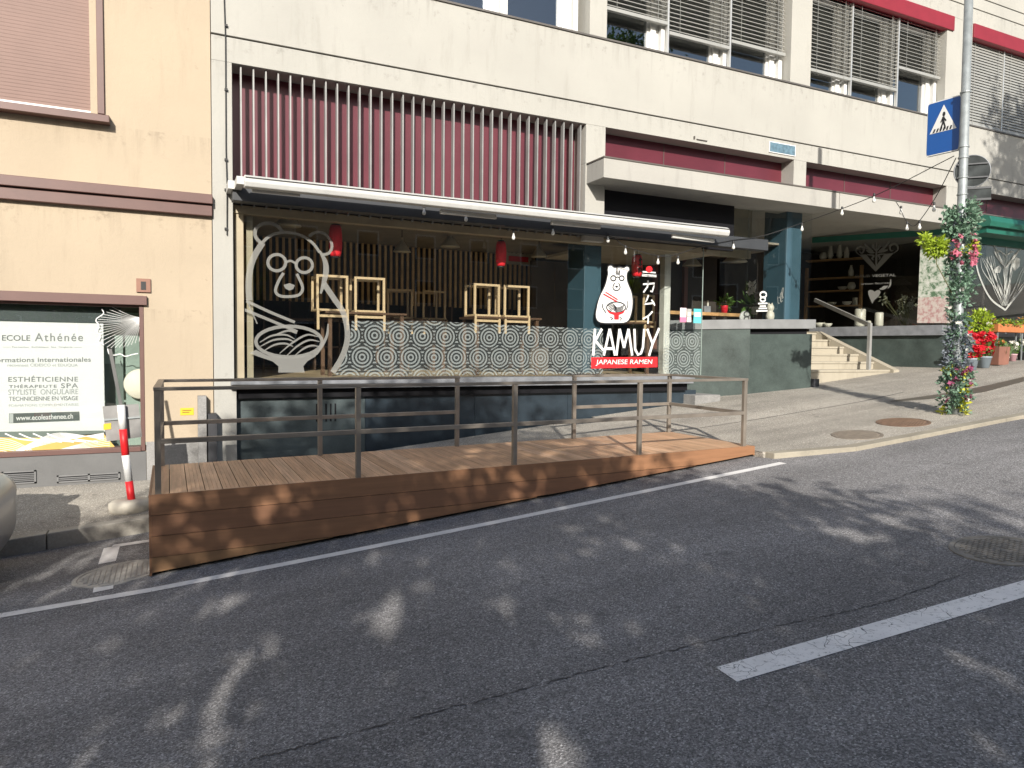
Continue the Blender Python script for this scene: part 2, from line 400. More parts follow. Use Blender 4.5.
# near pavement behind the terrace: strips so that it can warp up to the house walls on the left
def strip(mb, x0, x1, nx, yf0, yf1, ny=6, top=0.0, skirt=.35):
    """sheet between y=yf0(x) and yf1(x) following zside, with a skirt at the street edge"""
    rows = []
    for i in range(nx+1):
        x = x0+(x1-x0)*i/nx; a, b = yf0(x), yf1(x)
        rows.append([(x, a+(b-a)*j/ny, zside(x, a+(b-a)*j/ny)+top) for j in range(ny+1)])
    o = len(mb.v)
    for r in rows: mb.v += r
    for i in range(nx):
        for j in range(ny): mb.f.append([o+i*(ny+1)+j, o+(i+1)*(ny+1)+j, o+(i+1)*(ny+1)+j+1, o+i*(ny+1)+j+1]); mb.m.append(0)
    sk = len(mb.v)
    for r in rows: mb.v.append((r[0][0], r[0][1], r[0][2]-skirt))
    for i in range(nx): mb.f.append([sk+i, sk+i+1, o+(i+1)*(ny+1), o+i*(ny+1)]); mb.m.append(0)
kerb_pts = [UR(u, v) for u, v in ((757, 462.5), (800, 459), (830, 455.5), (860, 450.6), (930, 437), (1000, 423), (1024, 418.5))]
kerb_pts[0].x = 6.93
kx = [p.x for p in kerb_pts]+[60]; ky = [p.y for p in kerb_pts]+[kerb_pts[-1].y-4]
def ykerb(x): return float(np.interp(x, kx, ky))
def yk_in(x): return ykerb(x)+.17
g = MB(); strip(g, -60, 6.9, 60, lambda x: 9.05, lambda x: 10.86)
strip(g, 6.9, 60, 90, yk_in, lambda x: 16, 12)
g.add([(6.9, ykerb(6.93), -1.9), (6.9, 9.05, -1.9), (6.9, 9.05, zside(6.9, 9.05)), (6.9, ykerb(6.93)+.17, zside(6.9, 6.5))], [(0, 1, 2, 3)])
tag(g.build('sidewalk', M_side, smooth=False), kind='structure')
# kerb stones: the row left of / behind the terrace, then the low pale kerb to the right
g = MB()
x = -20.0
while x < 6.8:
    L = min(.98, 6.88-x)
    g.hexa([(a, b, zside(a, 9.05)+h) for h in (-.4, .004) for a, b in ((x, 8.88), (x+L, 8.88), (x+L, 9.05), (x, 9.05))]); x += .99
tag(g.build('kerb', M_kerb, bevel=.012), kind='structure')
g = MB(); x = 6.93
while x < 40:
    L = .985
    P = [(x, ykerb(x)), (x+L, ykerb(x+L)), (x+L, yk_in(x+L)), (x, yk_in(x))]
    g.hexa([(a, b, zside(a, yk_in(a))+h) for h in (-.3, .004) for a, b in P]); x += .99
M_kerb2 = granite('pale_kerb_stone', (.25, .225, .175), .8, .15, .8)
tag(g.build('dropped_kerb', M_kerb2, bevel=.008), kind='structure')
# road paint
def line_on_road(mb, pts, w, h=.004):
    for (a, b) in zip(pts[:-1], pts[1:]):
        a = Vector((a[0], a[1], 0)); b = Vector((b[0], b[1], 0)); t = (b-a).normalized(); s = Vector((-t.y, t.x, 0))*w/2
        mb.add([(q.x, q.y, zroad(q.x, q.y)+h) for q in (a-s, b-s, b+s, a+s)], [(0, 1, 2, 3)])
e = [UR(u, v) for u, v in ((0, 616), (152, 590), (330, 555.5), (500, 521.5), (640, 492.5), (783, 463))]
e = [Vector((-14, 7.0, 0))]+e
g = MB(); line_on_road(g, e, .12)
tag(g.build('parking_line', M_paint2), kind='structure')
g = MB(); a = UR(726, 675); b = UR(1024, 589); d = (b-a).normalized()
line_on_road(g, [a, a+d*4.2], .18)
for k in (-1, 1, 2): line_on_road(g, [a+d*8.4*k, a+d*(8.4*k+4.2)], .165)
tag(g.build('lane_dash', M_paint), kind='structure')
g = MB()
line_on_road(g, [UR(103, 591), UR(106, 571)], .15); line_on_road(g, [UR(107, 563), UR(112, 547)], .15); line_on_road(g, [UR(112, 546.5), UR(150, 541)], .12)
tag(g.build('bay_marking', M_paint2), kind='structure')
# the seam between two layers of asphalt
g = MB(); random.seed(3)
cp = [UR(u, v) for u, v in ((250, 760), (291, 750), (420, 716), (530, 688), (640, 658), (760, 630), (874, 605), (960, 575))]
pts = smooth_pts([(p.x, p.y, 0) for p in cp], 24); o = 0
L = []; R = []
for i, p in enumerate(pts):
    w = random.uniform(.0, .0075); j = random.gauss(0, .007); L.append((p[0], p[1]+w+j, zroad(p[0], p[1]+w+j)+.003)); R.append((p[0], p[1]-w+j, zroad(p[0], p[1]-w+j)+.003))
n = len(L); g.add(R+L, [(i, i+1, n+i+1, n+i) for i in range(n-1)])
tag(g.build('asphalt_seam', mat('tar', (.05, .048, .048), .8)), kind='structure')
# expansion line across the pavement
g = MB(); cp = [US(u, v) for u, v in ((700, 428), (760, 419), (860, 402), (905, 392))]
for a, b in zip(cp[:-1], cp[1:]):
    g.add([(a.x, a.y-.012, zside(a.x, a.y)+.003), (b.x, b.y-.012, zside(b.x, b.y)+.003), (b.x, b.y+.012, zside(b.x, b.y)+.003), (a.x, a.y+.012, zside(a.x, a.y)+.003)], [(0, 1, 2, 3)])
tag(g.build('pavement_joint', MATS['tar']), kind='structure')
# damp streak running down from the flower stall
g = MB(); ta = [US(u, v) for u, v in ((1024, 377), (985, 386), (960, 391), (920, 397), (890, 401))]; tb = [US(u, v) for u, v in ((1024, 381.5), (985, 392), (955, 396.5), (925, 399.5), (890, 402))]
g.add([(p.x, p.y, zside(p.x, p.y)+.0045) for p in ta+tb[::-1]], [tuple(range(10))])
tag(g.build('damp_streak', mat('wet_asphalt', (.10, .088, .07), .5, 0, .15, 3)), kind='structure')
def manhole(label, c, r, zf, m, group='manhole covers in the road and pavement', pattern='grid'):
    z0 = zf(c.x, c.y); t = thing('manhole_cover', label, 'manhole cover', (c.x, c.y, z0), group)
    dzx = (zf(c.x+1, c.y)-z0); dzy = (zf(c.x, c.y+1)-z0)
    def P(x, y, h): return (c.x+x, c.y+y, z0+dzx*x+dzy*y+h)
    g = MB(); n = 36
    for r0, r1, h in ((r*.9, r, .009),):
        vs = [P(rr*math.cos(6.2832*k/n), rr*math.sin(6.2832*k/n), hh) for rr, hh in ((r0, -.01), (r0, h), (r1, h), (r1, -.01)) for k in range(n)]
        g.add(vs, [(j*n+k, j*n+(k+1) % n, (j+1)*n+(k+1) % n, (j+1)*n+k) for j in range(3) for k in range(n)])
    g.build('frame', m, t)
    g = MB(); g.add([P(r*.885*math.cos(6.2832*k/n), r*.885*math.sin(6.2832*k/n), .006) for k in range(n)], [tuple(range(n))])
    s = r*.115
    k = int(r/s)+1
    for i in range(-k, k+1):
        for j in range(-k, k+1):
            x = i*s; y = j*s+(s/2 if pattern != 'grid' and i % 2 else 0)
            if math.hypot(x, y) < r*.82 and not (abs(i) < 1 and abs(j) < 2 and pattern != 'grid'):
                q = s*.36; g.hexa([P(x+a, y+b, h) for h in (.004, .013) for a, b in ((-q, -q), (q, -q), (q, q), (-q, q))])
    g.build('lid', m, t)
manhole('grey grated round cover in the road beside the low end of the wooden terrace', UR(119, 573.5), .37, zroad, mat('cast_iron_light', (.42, .40, .36), .75, .15, .2, 12))
manhole('large dark cast iron cover in the road at the right edge, above the white dash', UR(1004, 550.5), .345, zroad, M_iron, pattern='stagger')
manhole('grey cast iron cover in the pavement, nearer the terrace end', US(857, 435), .33, zside, mat('cast_iron_grey', (.20, .17, .135), .8, .1, .2, 12))
manhole('rust brown round cover in the pavement near the flower wrapped pole', US(903, 422.5), .36, zside, M_rust, pattern='stagger')

# ================================================================ CREAM BUILDING
B = thing('office_building', 'cream rendered building with burgundy panels, ribbon windows and glazed shops below', 'building', (.56, YF, -1.8))
X0, X1 = .565, 27.0
w = MB()
w.box(X0, X1, YF, 11.3, 4.305, 5.43)                       # spandrel
w.box(X0, X1, YF, 11.2, 3.94, 4.28)                        # lintel band
w.box(X0, .83, YF, 11.2, -.58, 3.94)                       # left jamb
w.box(X0, .86, YF+.012, 11.2, -2.2, -.58)
for a, b in ((6.58, 6.98), (11.53, 11.88), (16.42, 17.05), (21.4, 21.9), (26.4, X1)): w.box(a, b, YF, 11.2, 3.27, 3.94)
w.box(6.58, 6.98, YF, 11.2, 1.93, 3.27)
for a, b in ((X0, 2.0), (6.62, 6.97), (11.36, 11.92), (16.22, 17.15), (21.5, 22.1), (26.5, X1)): w.box(a, b, YF, 11.4, 5.43, 7.8)
w.box(X0, X1, YF, 11.4, 7.8, 8.14); w.box(X0, X1, YF, 11.4, 8.165, 8.42); w.box(X0, X1, YF, 11.4, 8.445, 10.2)
wall = w.build('wall', M_cream, B, bevel=.006)
g = MB(); g.box(X0+.01, X1-.01, YF+.035, 11.15, 4.27, 4.315); g.box(X0+.01, X1-.01, YF+.035, 11.3, 8.13, 8.18); g.box(X0+.01, X1-.01, YF+.035, 11.3, 8.41, 8.455)
g.build('joint', M_groove, B)
# dark flashing along the sill of the upper windows
box('sill_flashing', mat('flashing', (.12, .11, .10), .5, .3), B, X0+.3, X1, YF-.025, 11.1, 5.432, 5.462)
g = MB(); g.box(X0, X1, 20, 20.3, -2.5, 10.2); g.box(X0, X0+.2, 11.41, 20, 2.4, 10.2); g.box(X1-.2, X1, 11.41, 20, -1, 10.2); g.box(X0, X1, 11.41, 20, 10.0, 10.2)
g.box(X0+.2, X1-.2, 11.31, 20, 4.9, 5.35); g.box(X0+.2, X1-.2, 11.21, 20, 3.3, 4.2)
g.build('shell', M_creamb, B)
box('office_wall', mat('office_dark', (.10, .10, .10), .8), B, X0+.3, X1-.3, 15.5, 15.6, 5.36, 9.9)
# --- recessed burgundy panels
g = MB(); g.box(.83, 6.58, 11.2, 11.26, 1.95, 3.94); g.build('louver_panel', M_burg, B)
g = MB(); g.box(6.98, 11.53, 11.13, 11.19, 3.27, 3.94); g.box(11.88, 16.42, 11.13, 11.19, 3.27, 3.94); g.box(17.05, 21.4, 11.13, 11.19, 3.27, 3.94)
for x in (8.5, 10.0, 13.4, 14.9, 18.5): g.box(x-.006, x+.006, 11.122, 11.131, 3.27, 3.94, 1)
g.build('burgundy_band', [M_burg, M_groove], B)
n = 34
for i in range(n):
    x = .95+(6.50-.95)*i/(n-1)
    box('louver_fin', M_fin, B, x-.010, x+.010, 10.85, 10.945, 2.0, 3.925)
# --- red fascia strips
for a, b in ((6.97, 11.36), (11.92, 16.42), (17.15, 21.5), (22.1, 26.5)):
    box('red_strip', M_red, B, a, b, YF-.04, 11.0, 7.47, 7.795, bevel=.01)
# --- upper windows
def pane_set(win, x0, x1, blind_z, closed=False, z0=5.462, z1=7.47):
    fr = MB(); st = .34 if x1-x0 > .9 else .2
    fr.box(x0, x0+.07, 11.08, 11.2, z0, z1); fr.box(x1-st, x1, 11.10, 11.2, z0, z1); fr.box(x1-st+.05, x1-st+.17, 11.05, 11.10, z0+.03, z1)
    fr.box(x1-.09, x1, 11.0, 11.10, z0, z1); fr.box(x0+.07, x1-st, 11.08, 11.2, z0, z0+.06); fr.box(x0+.07, x1-st, 11.08, 11.2, z1-.08, z1)
    fr.build('frame', M_white, win, bevel=.006)
    MB().box(x0+.07, x1-st, 11.14, 11.15, z0+.06, z1-.08).build('pane', M_uglass, win)
    if blind_z:
        b = MB(); z = z1-.02; tl = math.radians(68 if closed else 38); p = .066 if closed else .078
        while z > blind_z+.06:
            cy, cz = .037*math.cos(tl), .037*math.sin(tl)
            b.hexa([(x0+.03, 10.93-cy, z-cz-.0015), (x1-.03, 10.93-cy, z-cz-.0015), (x1-.03, 10.93+cy, z+cz-.0015), (x0+.03, 10.93+cy, z+cz-.0015),
                    (x0+.03, 10.93-cy, z-cz+.0015), (x1-.03, 10.93-cy, z-cz+.0015), (x1-.03, 10.93+cy, z+cz+.0015), (x0+.03, 10.93+cy, z+cz+.0015)]); z -= p
        b.box(x0+.02, x1-.02, 10.895, 10.965, blind_z, blind_z+.06)
        for xx in (x0+.25, x1-.25): b.box(xx-.003, xx+.003, 10.885, 10.89, blind_z, z1)
        b.build('blind', M_slt, win)
        g = MB(); g.box(x0-.025, x0+.012, 10.9, 10.96, z0, z1); g.build('guide_rail', M_alu, win)
def window(x0, x1, cuts, blinds, label, closed=False):
    f = MB(); f.box(x0, x1, 11.2, 11.26, 7.38, 7.47); f.box(x0, x1, 10.99, 11.26, 5.463, 5.475)
    win = f.build('window', M_white, B); win['label'] = label
    for (a, b), z in zip(zip(cuts[:-1], cuts[1:]), blinds): pane_set(win, a, b, z, closed)
window(2.0, 6.62, [2.0, 3.65, 5.11, 6.5], [None]*3, 'window with its blinds drawn right up')
window(6.97, 11.36, [6.98, 8.38, 9.87, 11.33], [6.02, 5.86, 6.0], 'window with three blinds almost down, left of the red topped one')
window(11.92, 16.22, [11.93, 13.24, 14.72, 16.2], [5.84, 5.86, 6.37], 'window under a red strip with its third blind higher than the others')
window(17.15, 21.5, [17.17, 18.6, 20.05, 21.45], [5.5]*3, 'window with closed blinds under a red strip at the right edge', True)
window(22.1, 26.5, [22.1, 23.6, 25.0, 26.45], [5.5]*3, 'window with closed blinds beyond the right edge', True)
# --- canopy
g = MB(); 
for a, b in ((6.6, 12.22), (12.235, 18.2), (18.215, 24.2), (24.215, X1)): g.box(a, b, 10.25, 11.2, 2.91, 3.235)
g.box(6.99, X1, 11.2, 15.5, 3.1, 3.22)
can = g.build('canopy', M_conc, B, bevel=.006)
g = MB(); g.box(6.59, X1, 10.235, 11.1, 3.237, 3.262); g.build('canopy_flashing', mat('flashing2', (.13, .115, .10), .5, .3), B)
# --- pillars
box('pillar', M_blue, B, 6.80, 7.16, 11.15, 11.75, -.4, 3.09, bevel=.01)
box('pillar', M_blue, B, 11.52, 11.94, 10.92, 11.55, .4, 3.09, bevel=.01)
# --- black panel above the restaurant glass
box('black_fascia', M_black, B, 6.99, 10.18, 11.02, 11.10, 2.02, 3.09)
box('dark_fascia', M_dark, B, .86, 6.80, 11.03, 11.10, 2.03, 2.3)
# --- sill and plinth
g = MB(); g.box(.78, 9.02, 10.70, 11.12, -.535, -.455); g.box(.78, 9.02, 10.74, 11.1, -.60, -.537)
g.build('window_sill', M_steel, B, bevel=.005)
box('sill_painted_shadow', M_black, B, .88, 9.0, 10.9, 11.1, -.74, -.602)  # black box standing in for the shadow under the sill
g = MB()
for a, b in ((2.756, 4.6), (4.606, 6.4), (6.406, 8.2), (8.206, 9.3)): g.box(a, b, 11.0, 11.3, -2.2, -.742)
g.build('plinth', M_dgran, B)
box('pale_plinth', granite('grey_granite', (.055, .072, .075), .45, .25, .6), B, .87, 2.75, 11.0, 11.3, -2.2, -.742)
g = MB()
for k in range(5): g.box(2.0+k*.07, 2.02+k*.07, 10.985, 10.999, -1.12, -.85)
g.build('plinth_grille', M_black, B)
box('corner_stone', M_lgran, B, U(198, 420, 10.66).x, U(206.5, 420, 10.66).x, 10.66, 10.795, -2.2, U(200, 396, 10.66).z)
box('downpipe', M_dark, B, U(208, 420, 10.6).x, U(217, 420, 10.6).x, 10.6, 10.795, -2.1, U(210, 414, 10.6).z)
# entrance steps
g = MB(); z = zside(9.5, 10.8)
g.box(9.0, 9.62, 10.66, 11.4, z-.3, z+.13)
g.build('entrance_step', M_lgran, B, bevel=.01)
# --- restaurant window
fr = MB(); fr.box(.84, 9.3, 10.93, 11.08, 1.90, 2.02); fr.box(.86, .98, 10.95, 11.06, -.45, 1.90); fr.box(1.03, 1.12, 11.08, 11.2, -.45, 1.90)
SW = fr.build('shop_window', mat('bronze_frame', (.34, .29, .20), .5, .2), B, bevel=.004); SW['label'] = 'long restaurant shop window with white bear and wave decals'
for a, b in ((.99, 3.55), (3.558, 6.1), (6.108, 9.4)):
    MB().box(a, b, 11.0, 11.008, -.45, 1.895).build('pane', M_glass, SW)
box('pane_edge', mat('glass_edge', (.30, .36, .33), .2), SW, 9.402, 9.412, 10.995, 11.01, -.45, 2.02)
# door post and vestibule behind the right end of the glass
g = MB(); g.box(8.95, 9.10, 11.6, 11.75, -.45, 2.0); g.build('door_post', mat('pale_post', (.55, .55, .50), .5), B)
g = MB(); g.box(7.25, 9.9, 11.3, 13.5, 1.95, 2.01); g.build('vestibule_soffit', M_iwall, B)
g = MB(); g.box(7.3, 8.9, 14.2, 14.3, -.45, 2.0); g.build('vestibule_wall', mat('brown_wall', (.075, .055, .038), .7, 0, .2, 2), B)
# --- interior of the restaurant
g = MB(); g.box(.6, 9.05, 11.1, 17, -.62, -.462); g.box(9.05, 12.0, 12.4, 17, -.62, -.462); g.build('interior_floor', M_floor, B)
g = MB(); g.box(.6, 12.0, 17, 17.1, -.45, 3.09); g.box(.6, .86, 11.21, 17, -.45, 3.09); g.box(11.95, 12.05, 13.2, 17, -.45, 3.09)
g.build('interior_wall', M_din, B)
g = MB(); g.box(.86, 12.0, 11.13, 17, 2.25, 2.29); g.build('interior_ceiling', M_ceil, B)
g = MB()
x = 1.1
while x < 7.9: g.box(x, x+.05, 15.2, 15.25, .95, 2.24); x += .125
SL = g.build('slat_screen', M_slat, B)
g = MB(); g.box(1.0, 8.0, 15.35, 15.4, .95, 2.24); g.build('slat_backing', M_din, B)
g = MB(); g.box(1.2, 8.2, 15.0, 15.6, .55, .6); g.box(1.2, 8.2, 15.0, 15.6, .0, .04)
for x in np.arange(1.2, 8.3, .5): g.box(x, x+.03, 15.0, 15.6, -.45, .95)
g.build('bar_shelf', mat('shelf_dark_wood', (.09, .05, .028), .5, 0, .3, 5), B)
# counter behind the ledge at the corner
g = MB(); g.box(9.55, 11.7, 12.2, 12.55, .80, .87); g.build('counter_shelf', M_ply, B)
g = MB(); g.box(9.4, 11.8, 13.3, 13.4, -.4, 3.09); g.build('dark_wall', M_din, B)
g = MB(); g.box(9.9, 10.0, 13.2, 13.29, .0, 2.3); g.box(10.75, 10.85, 13.2, 13.29, 0, 2.3); g.build('wall_trim', mat('reddish_trim', (.14, .05, .03), .5), B)
g = MB(); g.box(10.25, 11.5, 11.9, 11.96, 2.05, 3.09); g.build('beige_wall', M_iwall, B)
# --- corner ledge: A (behind the glass) - B - C
A_, B_, C_ = Vector((9.05, 11.62, .63)), Vector((10.6, 10.92, .672)), Vector((12.07, 10.60, .70))
def offs(p, q, d):
    t = (q-p); n_ = Vector((-t.y, t.x, 0)).normalized(); return n_*d
def wall_run(mb, p, q, zt0, zt1, zb0, zb1, th, inset=0, mi=0):
    n_ = offs(p, q, 1); a = p+n_*inset; b = q+n_*inset; c = b+n_*th; d = a+n_*th
    mb.hexa([(a.x, a.y, zb0), (b.x, b.y, zb1), (c.x, c.y, zb1), (d.x, d.y, zb0), (a.x, a.y, zt0), (b.x, b.y, zt1), (c.x, c.y, zt1), (d.x, d.y, zt0)], mi)
g = MB(); wall_run(g, A_, B_, A_.z, B_.z, A_.z-.19, B_.z-.19, .55); wall_run(g, B_+Vector((.003, 0, 0)), C_, B_.z, C_.z, B_.z-.19, C_.z-.19, .55)
g.build('corner_ledge', mat('ledge_concrete', (.19, .195, .195), .7, .1, .15, 3, 40, .1), B, bevel=.006)
g = MB(); wall_run(g, A_, B_, A_.z-.191, B_.z-.191, -1.6, -1.6, .3, .03); wall_run(g, B_+Vector((.02, 0, 0)), C_-Vector((.05, 0, 0)), B_.z-.30, C_.z-.30, -1.5, -1.5, .3, .06, 0)
g.build('corner_wall', M_ggran, B)
g = MB(); wall_run(g, B_+Vector((.03, 0, 0)), C_-Vector((.12, 0, 0)), B_.z-.191, C_.z-.191, B_.z-.31, C_.z-.31, .2, .16); g.build('ledge_painted_shadow', M_black, B)  # shade below the ledge put in as a black strip
fr = MB(); wall_run(fr, A_, B_, 3.09, 3.09, 3.05, 3.05, .02, .22); wall_run(fr, B_, C_, 3.09, 3.09, 3.05, 3.05, .02, .22)
CW = fr.build('corner_window', M_dark, B)
for p, q in ((Vector((10.05, 11.17, 0)), B_), (B_, C_)):
    g = MB(); wall_run(g, p+Vector((.01, 0, 0)), q-Vector((.01, 0, 0)), 3.05, 3.05, .675 if q is B_ else .705, .675 if q is B_ else .705, .01, .22); g.build('pane', M_glass, CW)
# --- lobby stairs and florist wing
ST = MB(); xa, xb = 12.12, 14.93
zt = [-.36+.176*k for k in range(6)]
for k, z in enumerate(zt):
    y0 = 11.0+.42*k
    ST.box(xa, xb-.0, y0, y0+.421 if k < 5 else 14.5, -1.2, z-.05); ST.box(xa, xb, y0-.02, y0+.43 if k < 5 else 14.5, z-.048, z)
ST.build('stairs', M_stone, B, bevel=.008)
g = MB(); g.add([(xx, y, z) for xx in (xb+.003, xb+.2) for y, z in ((10.9, -1.2), (10.9, -.36), (13.1, .56), (14.5, .56), (14.5, -1.2))], [(0, 1, 2, 3, 4), (9, 8, 7, 6, 5)]+[(i, i+5, (i+1) % 5+5, (i+1) % 5) for i in range(5)]); g.build('stair_cheek', M_stone, B, fixn=True)
box('stair_foot_block', M_dark, B, 12.08, 12.24, 10.62, 10.78, zside(12.1, 10.7)-.1, zside(12.1, 10.7)+.17)
P1, P2 = Vector((16.2, 10.6, .69)), Vector((15.55, 13.85, .69))
g = MB(); wall_run(g, P2, P1, .45, .45, -1.2, -1.2, .3, .05); g.box(16.26, X1, 10.66, 11.0, -1.2, .45); g.build('florist_plinth', M_ggran, B)
g = MB(); wall_run(g, P2, P1, .69, .69, .452, .452, .5, -.05); g.box(16.72, X1, 10.55, 11.1, .452, .69); g.build('florist_ledge', M_steel, B, bevel=.006)
fr = MB(); wall_run(fr, P2, P1, 3.09, 2.905, 2.95, 2.77, .06, -.03); fr.box(16.262, X1, 10.6, 10.66, 2.66, 3.09)
FW = fr.build('florist_window', mat('green_frame', (.03, .16, .12), .5), B); FW['label'] = 'dark florist shop window with white flower emblem and green head rail'
g = MB(); wall_run(g, P2, P1, 2.96, 2.78, .69, .69, .008, .03); g.build('pane', M_glass, FW)
g = MB(); g.box(16.3, 20, 10.64, 10.648, .69, 2.66); g.box(20.02, 26, 10.64, 10.648, .69, 2.66); g.build('pane', M_glass, FW)
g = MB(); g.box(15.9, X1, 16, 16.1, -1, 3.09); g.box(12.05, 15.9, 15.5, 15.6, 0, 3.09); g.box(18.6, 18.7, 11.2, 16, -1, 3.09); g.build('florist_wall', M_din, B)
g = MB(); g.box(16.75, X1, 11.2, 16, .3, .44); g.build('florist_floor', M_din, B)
# handrail
hp = [UP(815, 300, (0, 13.25, 0), Vector((0, 1, 0))), UP(870, 325, (0, 11.05, 0), Vector((0, 1, 0)))]
foot = Vector((hp[1].x, hp[1].y, zside(hp[1].x, hp[1].y)-.02))
g = MB(); g.bar(hp[0], hp[1], .05, .09); g.bar(foot, hp[1]+Vector((0, 0, .04)), .07, .07); g.build('handrail', mat('handrail_steel', (.42, .42, .40), .45, .5), B)
# services on the facade
g = MB(); g.tube([U(224, -6, YF-.02), U(225.5, 40, YF-.02), U(226, 150, YF-.02), U(227, 185, YF-.03), U(227, 235, YF-.02)], .009, 6)
for v in (26, 90, 160, 190, 229): p = U(226, v, YF); g.box(p.x-.02, p.x+.02, YF-.035, YF, p.z-.015, p.z+.015)
g.build('facade_cable', M_cable, B)
g = MB(); g.box(9.0, 9.25, YF-.02, YF, 3.995, 4.01); g.box(8.93, 8.95, YF-.03, YF, 4.0, 4.05); g.build('wall_hook', M_groove, B)
# --- decals on the restaurant glass
YG = 10.994
def G(u, v, y=YG): return U(u, v, y)
def zt4(x, z): return (x/4.04+230, z/4.04+200)       # reading scale of the first survey sheet
def bearline(mb, pts, w, k=6, taper=False, closed=False, y=YG):
    w = [q*.85 for q in w] if isinstance(w, list) else w*.85
    ribbon(mb, [G(*zt4(*p), y) for p in smooth_pts(pts, k)], w, closed, taper=taper)
g = MB(); W_ = .075
bearline(g, [(130, 178), (104, 150), (104, 118), (130, 97), (165, 94), (195, 108), (212, 132)], .06)
bearline(g, [(132, 172), (102, 220), (86, 260), (78, 300), (75, 350), (78, 405)], [.10]*31)
bearline(g, [(130, 172), (160, 146), (200, 133), (250, 133), (300, 149), (338, 178), (362, 212)], .05)
bearline(g, [(318, 148), (345, 131), (380, 135), (404, 160), (412, 188), (400, 214), (372, 222)], .05)
bearline(g, [(362, 205), (383, 245), (388, 285), (380, 330), (366, 378)], .10, taper=True)
bearline(g, [(378, 336), (420, 398), (455, 450), (472, 510), (473, 570), (452, 635), (415, 697)], .10)
ribbon(g, [G(*zt4(*p)) for p in ell(189, 253, 36, 33)], .045); ribbon(g, [G(*zt4(*p)) for p in ell(300, 263, 33, 30)], .045)
bearline(g, [(224, 252), (245, 246), (268, 258)], .04)
bearline(g, [(216, 294), (195, 330), (184, 368), (202, 387), (240, 390), (280, 382), (293, 352), (270, 298)], .05)
g.add([G(*zt4(*p)) for p in [(216, 343), (240, 336), (262, 344), (255, 360), (240, 366), (224, 358)]], [tuple(range(6))])
bearline(g, [(66, 408), (160, 452), (262, 494)], .05); bearline(g, [(46, 438), (160, 485), (272, 532)], .05); bearline(g, [(66, 400), (110, 500)], .02)
ribbon(g, [G(*zt4(*p)) for p in ell(238, 572, 134, 62)], .05)
for i, q in enumerate(([(120, 575), (170, 548), (225, 545), (262, 562)], [(122, 592), (175, 566), (230, 562), (262, 575)], [(135, 610), (180, 585), (225, 580), (255, 592)],
                       [(200, 620), (255, 575), (310, 545), (355, 552)], [(230, 628), (275, 588), (320, 566), (362, 572)], [(262, 628), (298, 600), (330, 588), (360, 592)], [(180, 545), (235, 528), (270, 540)])):
    bearline(g, q, .035, taper=True)
g.add([G(*zt4(*p)) for p in [(105, 605), (150, 628), (240, 636), (330, 625), (368, 598), (345, 632), (312, 652), (296, 672), (302, 697), (195, 697), (196, 672), (172, 652), (112, 632), (78, 618)]], [tuple(range(14))])
bearline(g, [(396, 500), (392, 545), (372, 590), (350, 625)], .05, taper=True)
g.build('bear_outline', M_vin, SW)
g = MB()
g.add([G(*zt4(*p)) for p in [(492, 488), (808, 489)]]+[G(583, 328.5), G(582, 374)]+[G(*zt4(*p)) for p in [(640, 712), (425, 707), (460, 640), (484, 575)]], [tuple(range(8))])
g.add([G(583.5, 328.5), G(603, 329.3), G(603, 374), G(582.5, 374)], [(0, 1, 2, 3)]); g.add([G(665, 331), G(701, 332), G(699, 375.5), G(665, 375)], [(0, 1, 2, 3)])
g.build('wave_pattern', M_wave, SW)
def zs(x, z): return (x/5.49+580, z/5.49+240)
YD = 10.989
def D(x, z, y=YD): return U(*zs(x, z), y)
g = MB()
bear = [(150, 165), (155, 143), (172, 138), (188, 150), (215, 146), (240, 151), (256, 143), (270, 150), (272, 168), (260, 184), (262, 228), (285, 288), (291, 350), (280, 415), (256, 452), (200, 458), (112, 455), (86, 424), (90, 372), (106, 312), (136, 250), (149, 200), (152, 182)]
bs = smooth_pts(bear+[bear[0]], 3)[:-1]
g.add([D(*p) for p in bs], [tuple(range(len(bs)))], 0)
def dl(pts, w, mi, y=YD-.003, k=5, closed=False, sm=True): ribbon(g, [D(*p, y) for p in (smooth_pts(pts, k) if sm else pts)], w*(1.6 if mi == 1 else 1), closed, mi=mi)
dl(bear+[bear[0]], .014, 1, k=3)
for c, r in (((183, 210), 14), ((229, 210), 13)): ribbon(g, [D(*p, YD-.003) for p in ell(*c, r, r, 18)], .024, mi=1)
dl([(196, 207), (206, 203), (216, 207)], .012, 1); dl([(190, 235), (181, 258), (186, 272), (200, 277), (214, 272), (220, 258), (212, 236)], .013, 1)
g.add([D(*p, YD-.003) for p in ell(201, 256, 8, 6, 10)[:-1]], [tuple(range(10))], 1)
g.add([D(*p, YD-.003) for p in [(213, 165), (220, 168), (218, 196), (210, 192)]], [(0, 1, 2, 3)], 1)
dl([(128, 296), (205, 340)], .028, 2, sm=False); dl([(140, 286), (207, 328)], .024, 2, sm=False)
ribbon(g, [D(*p, YD-.003) for p in ell(198, 370, 52, 30)], .022, mi=1)
for k in range(5): dl([(152+k*3, 362+k*8), (180, 350+k*8), (205, 372+k*6), (243-k*2, 358+k*8)], .009, 1)
g.add([D(*p, YD-.004) for p in [(147, 383), (170, 396), (200, 400), (230, 396), (249, 383), (238, 402), (214, 412), (213, 437), (188, 437), (187, 412), (160, 402)]], [tuple(range(11))], 2)
dl([(122, 350), (125, 372), (142, 400)], .012, 1); dl([(262, 335), (262, 362), (252, 385)], .012, 1); dl([(165, 425), (180, 430), (168, 440)], .01, 1); dl([(216, 425), (228, 430), (220, 442)], .01, 1)
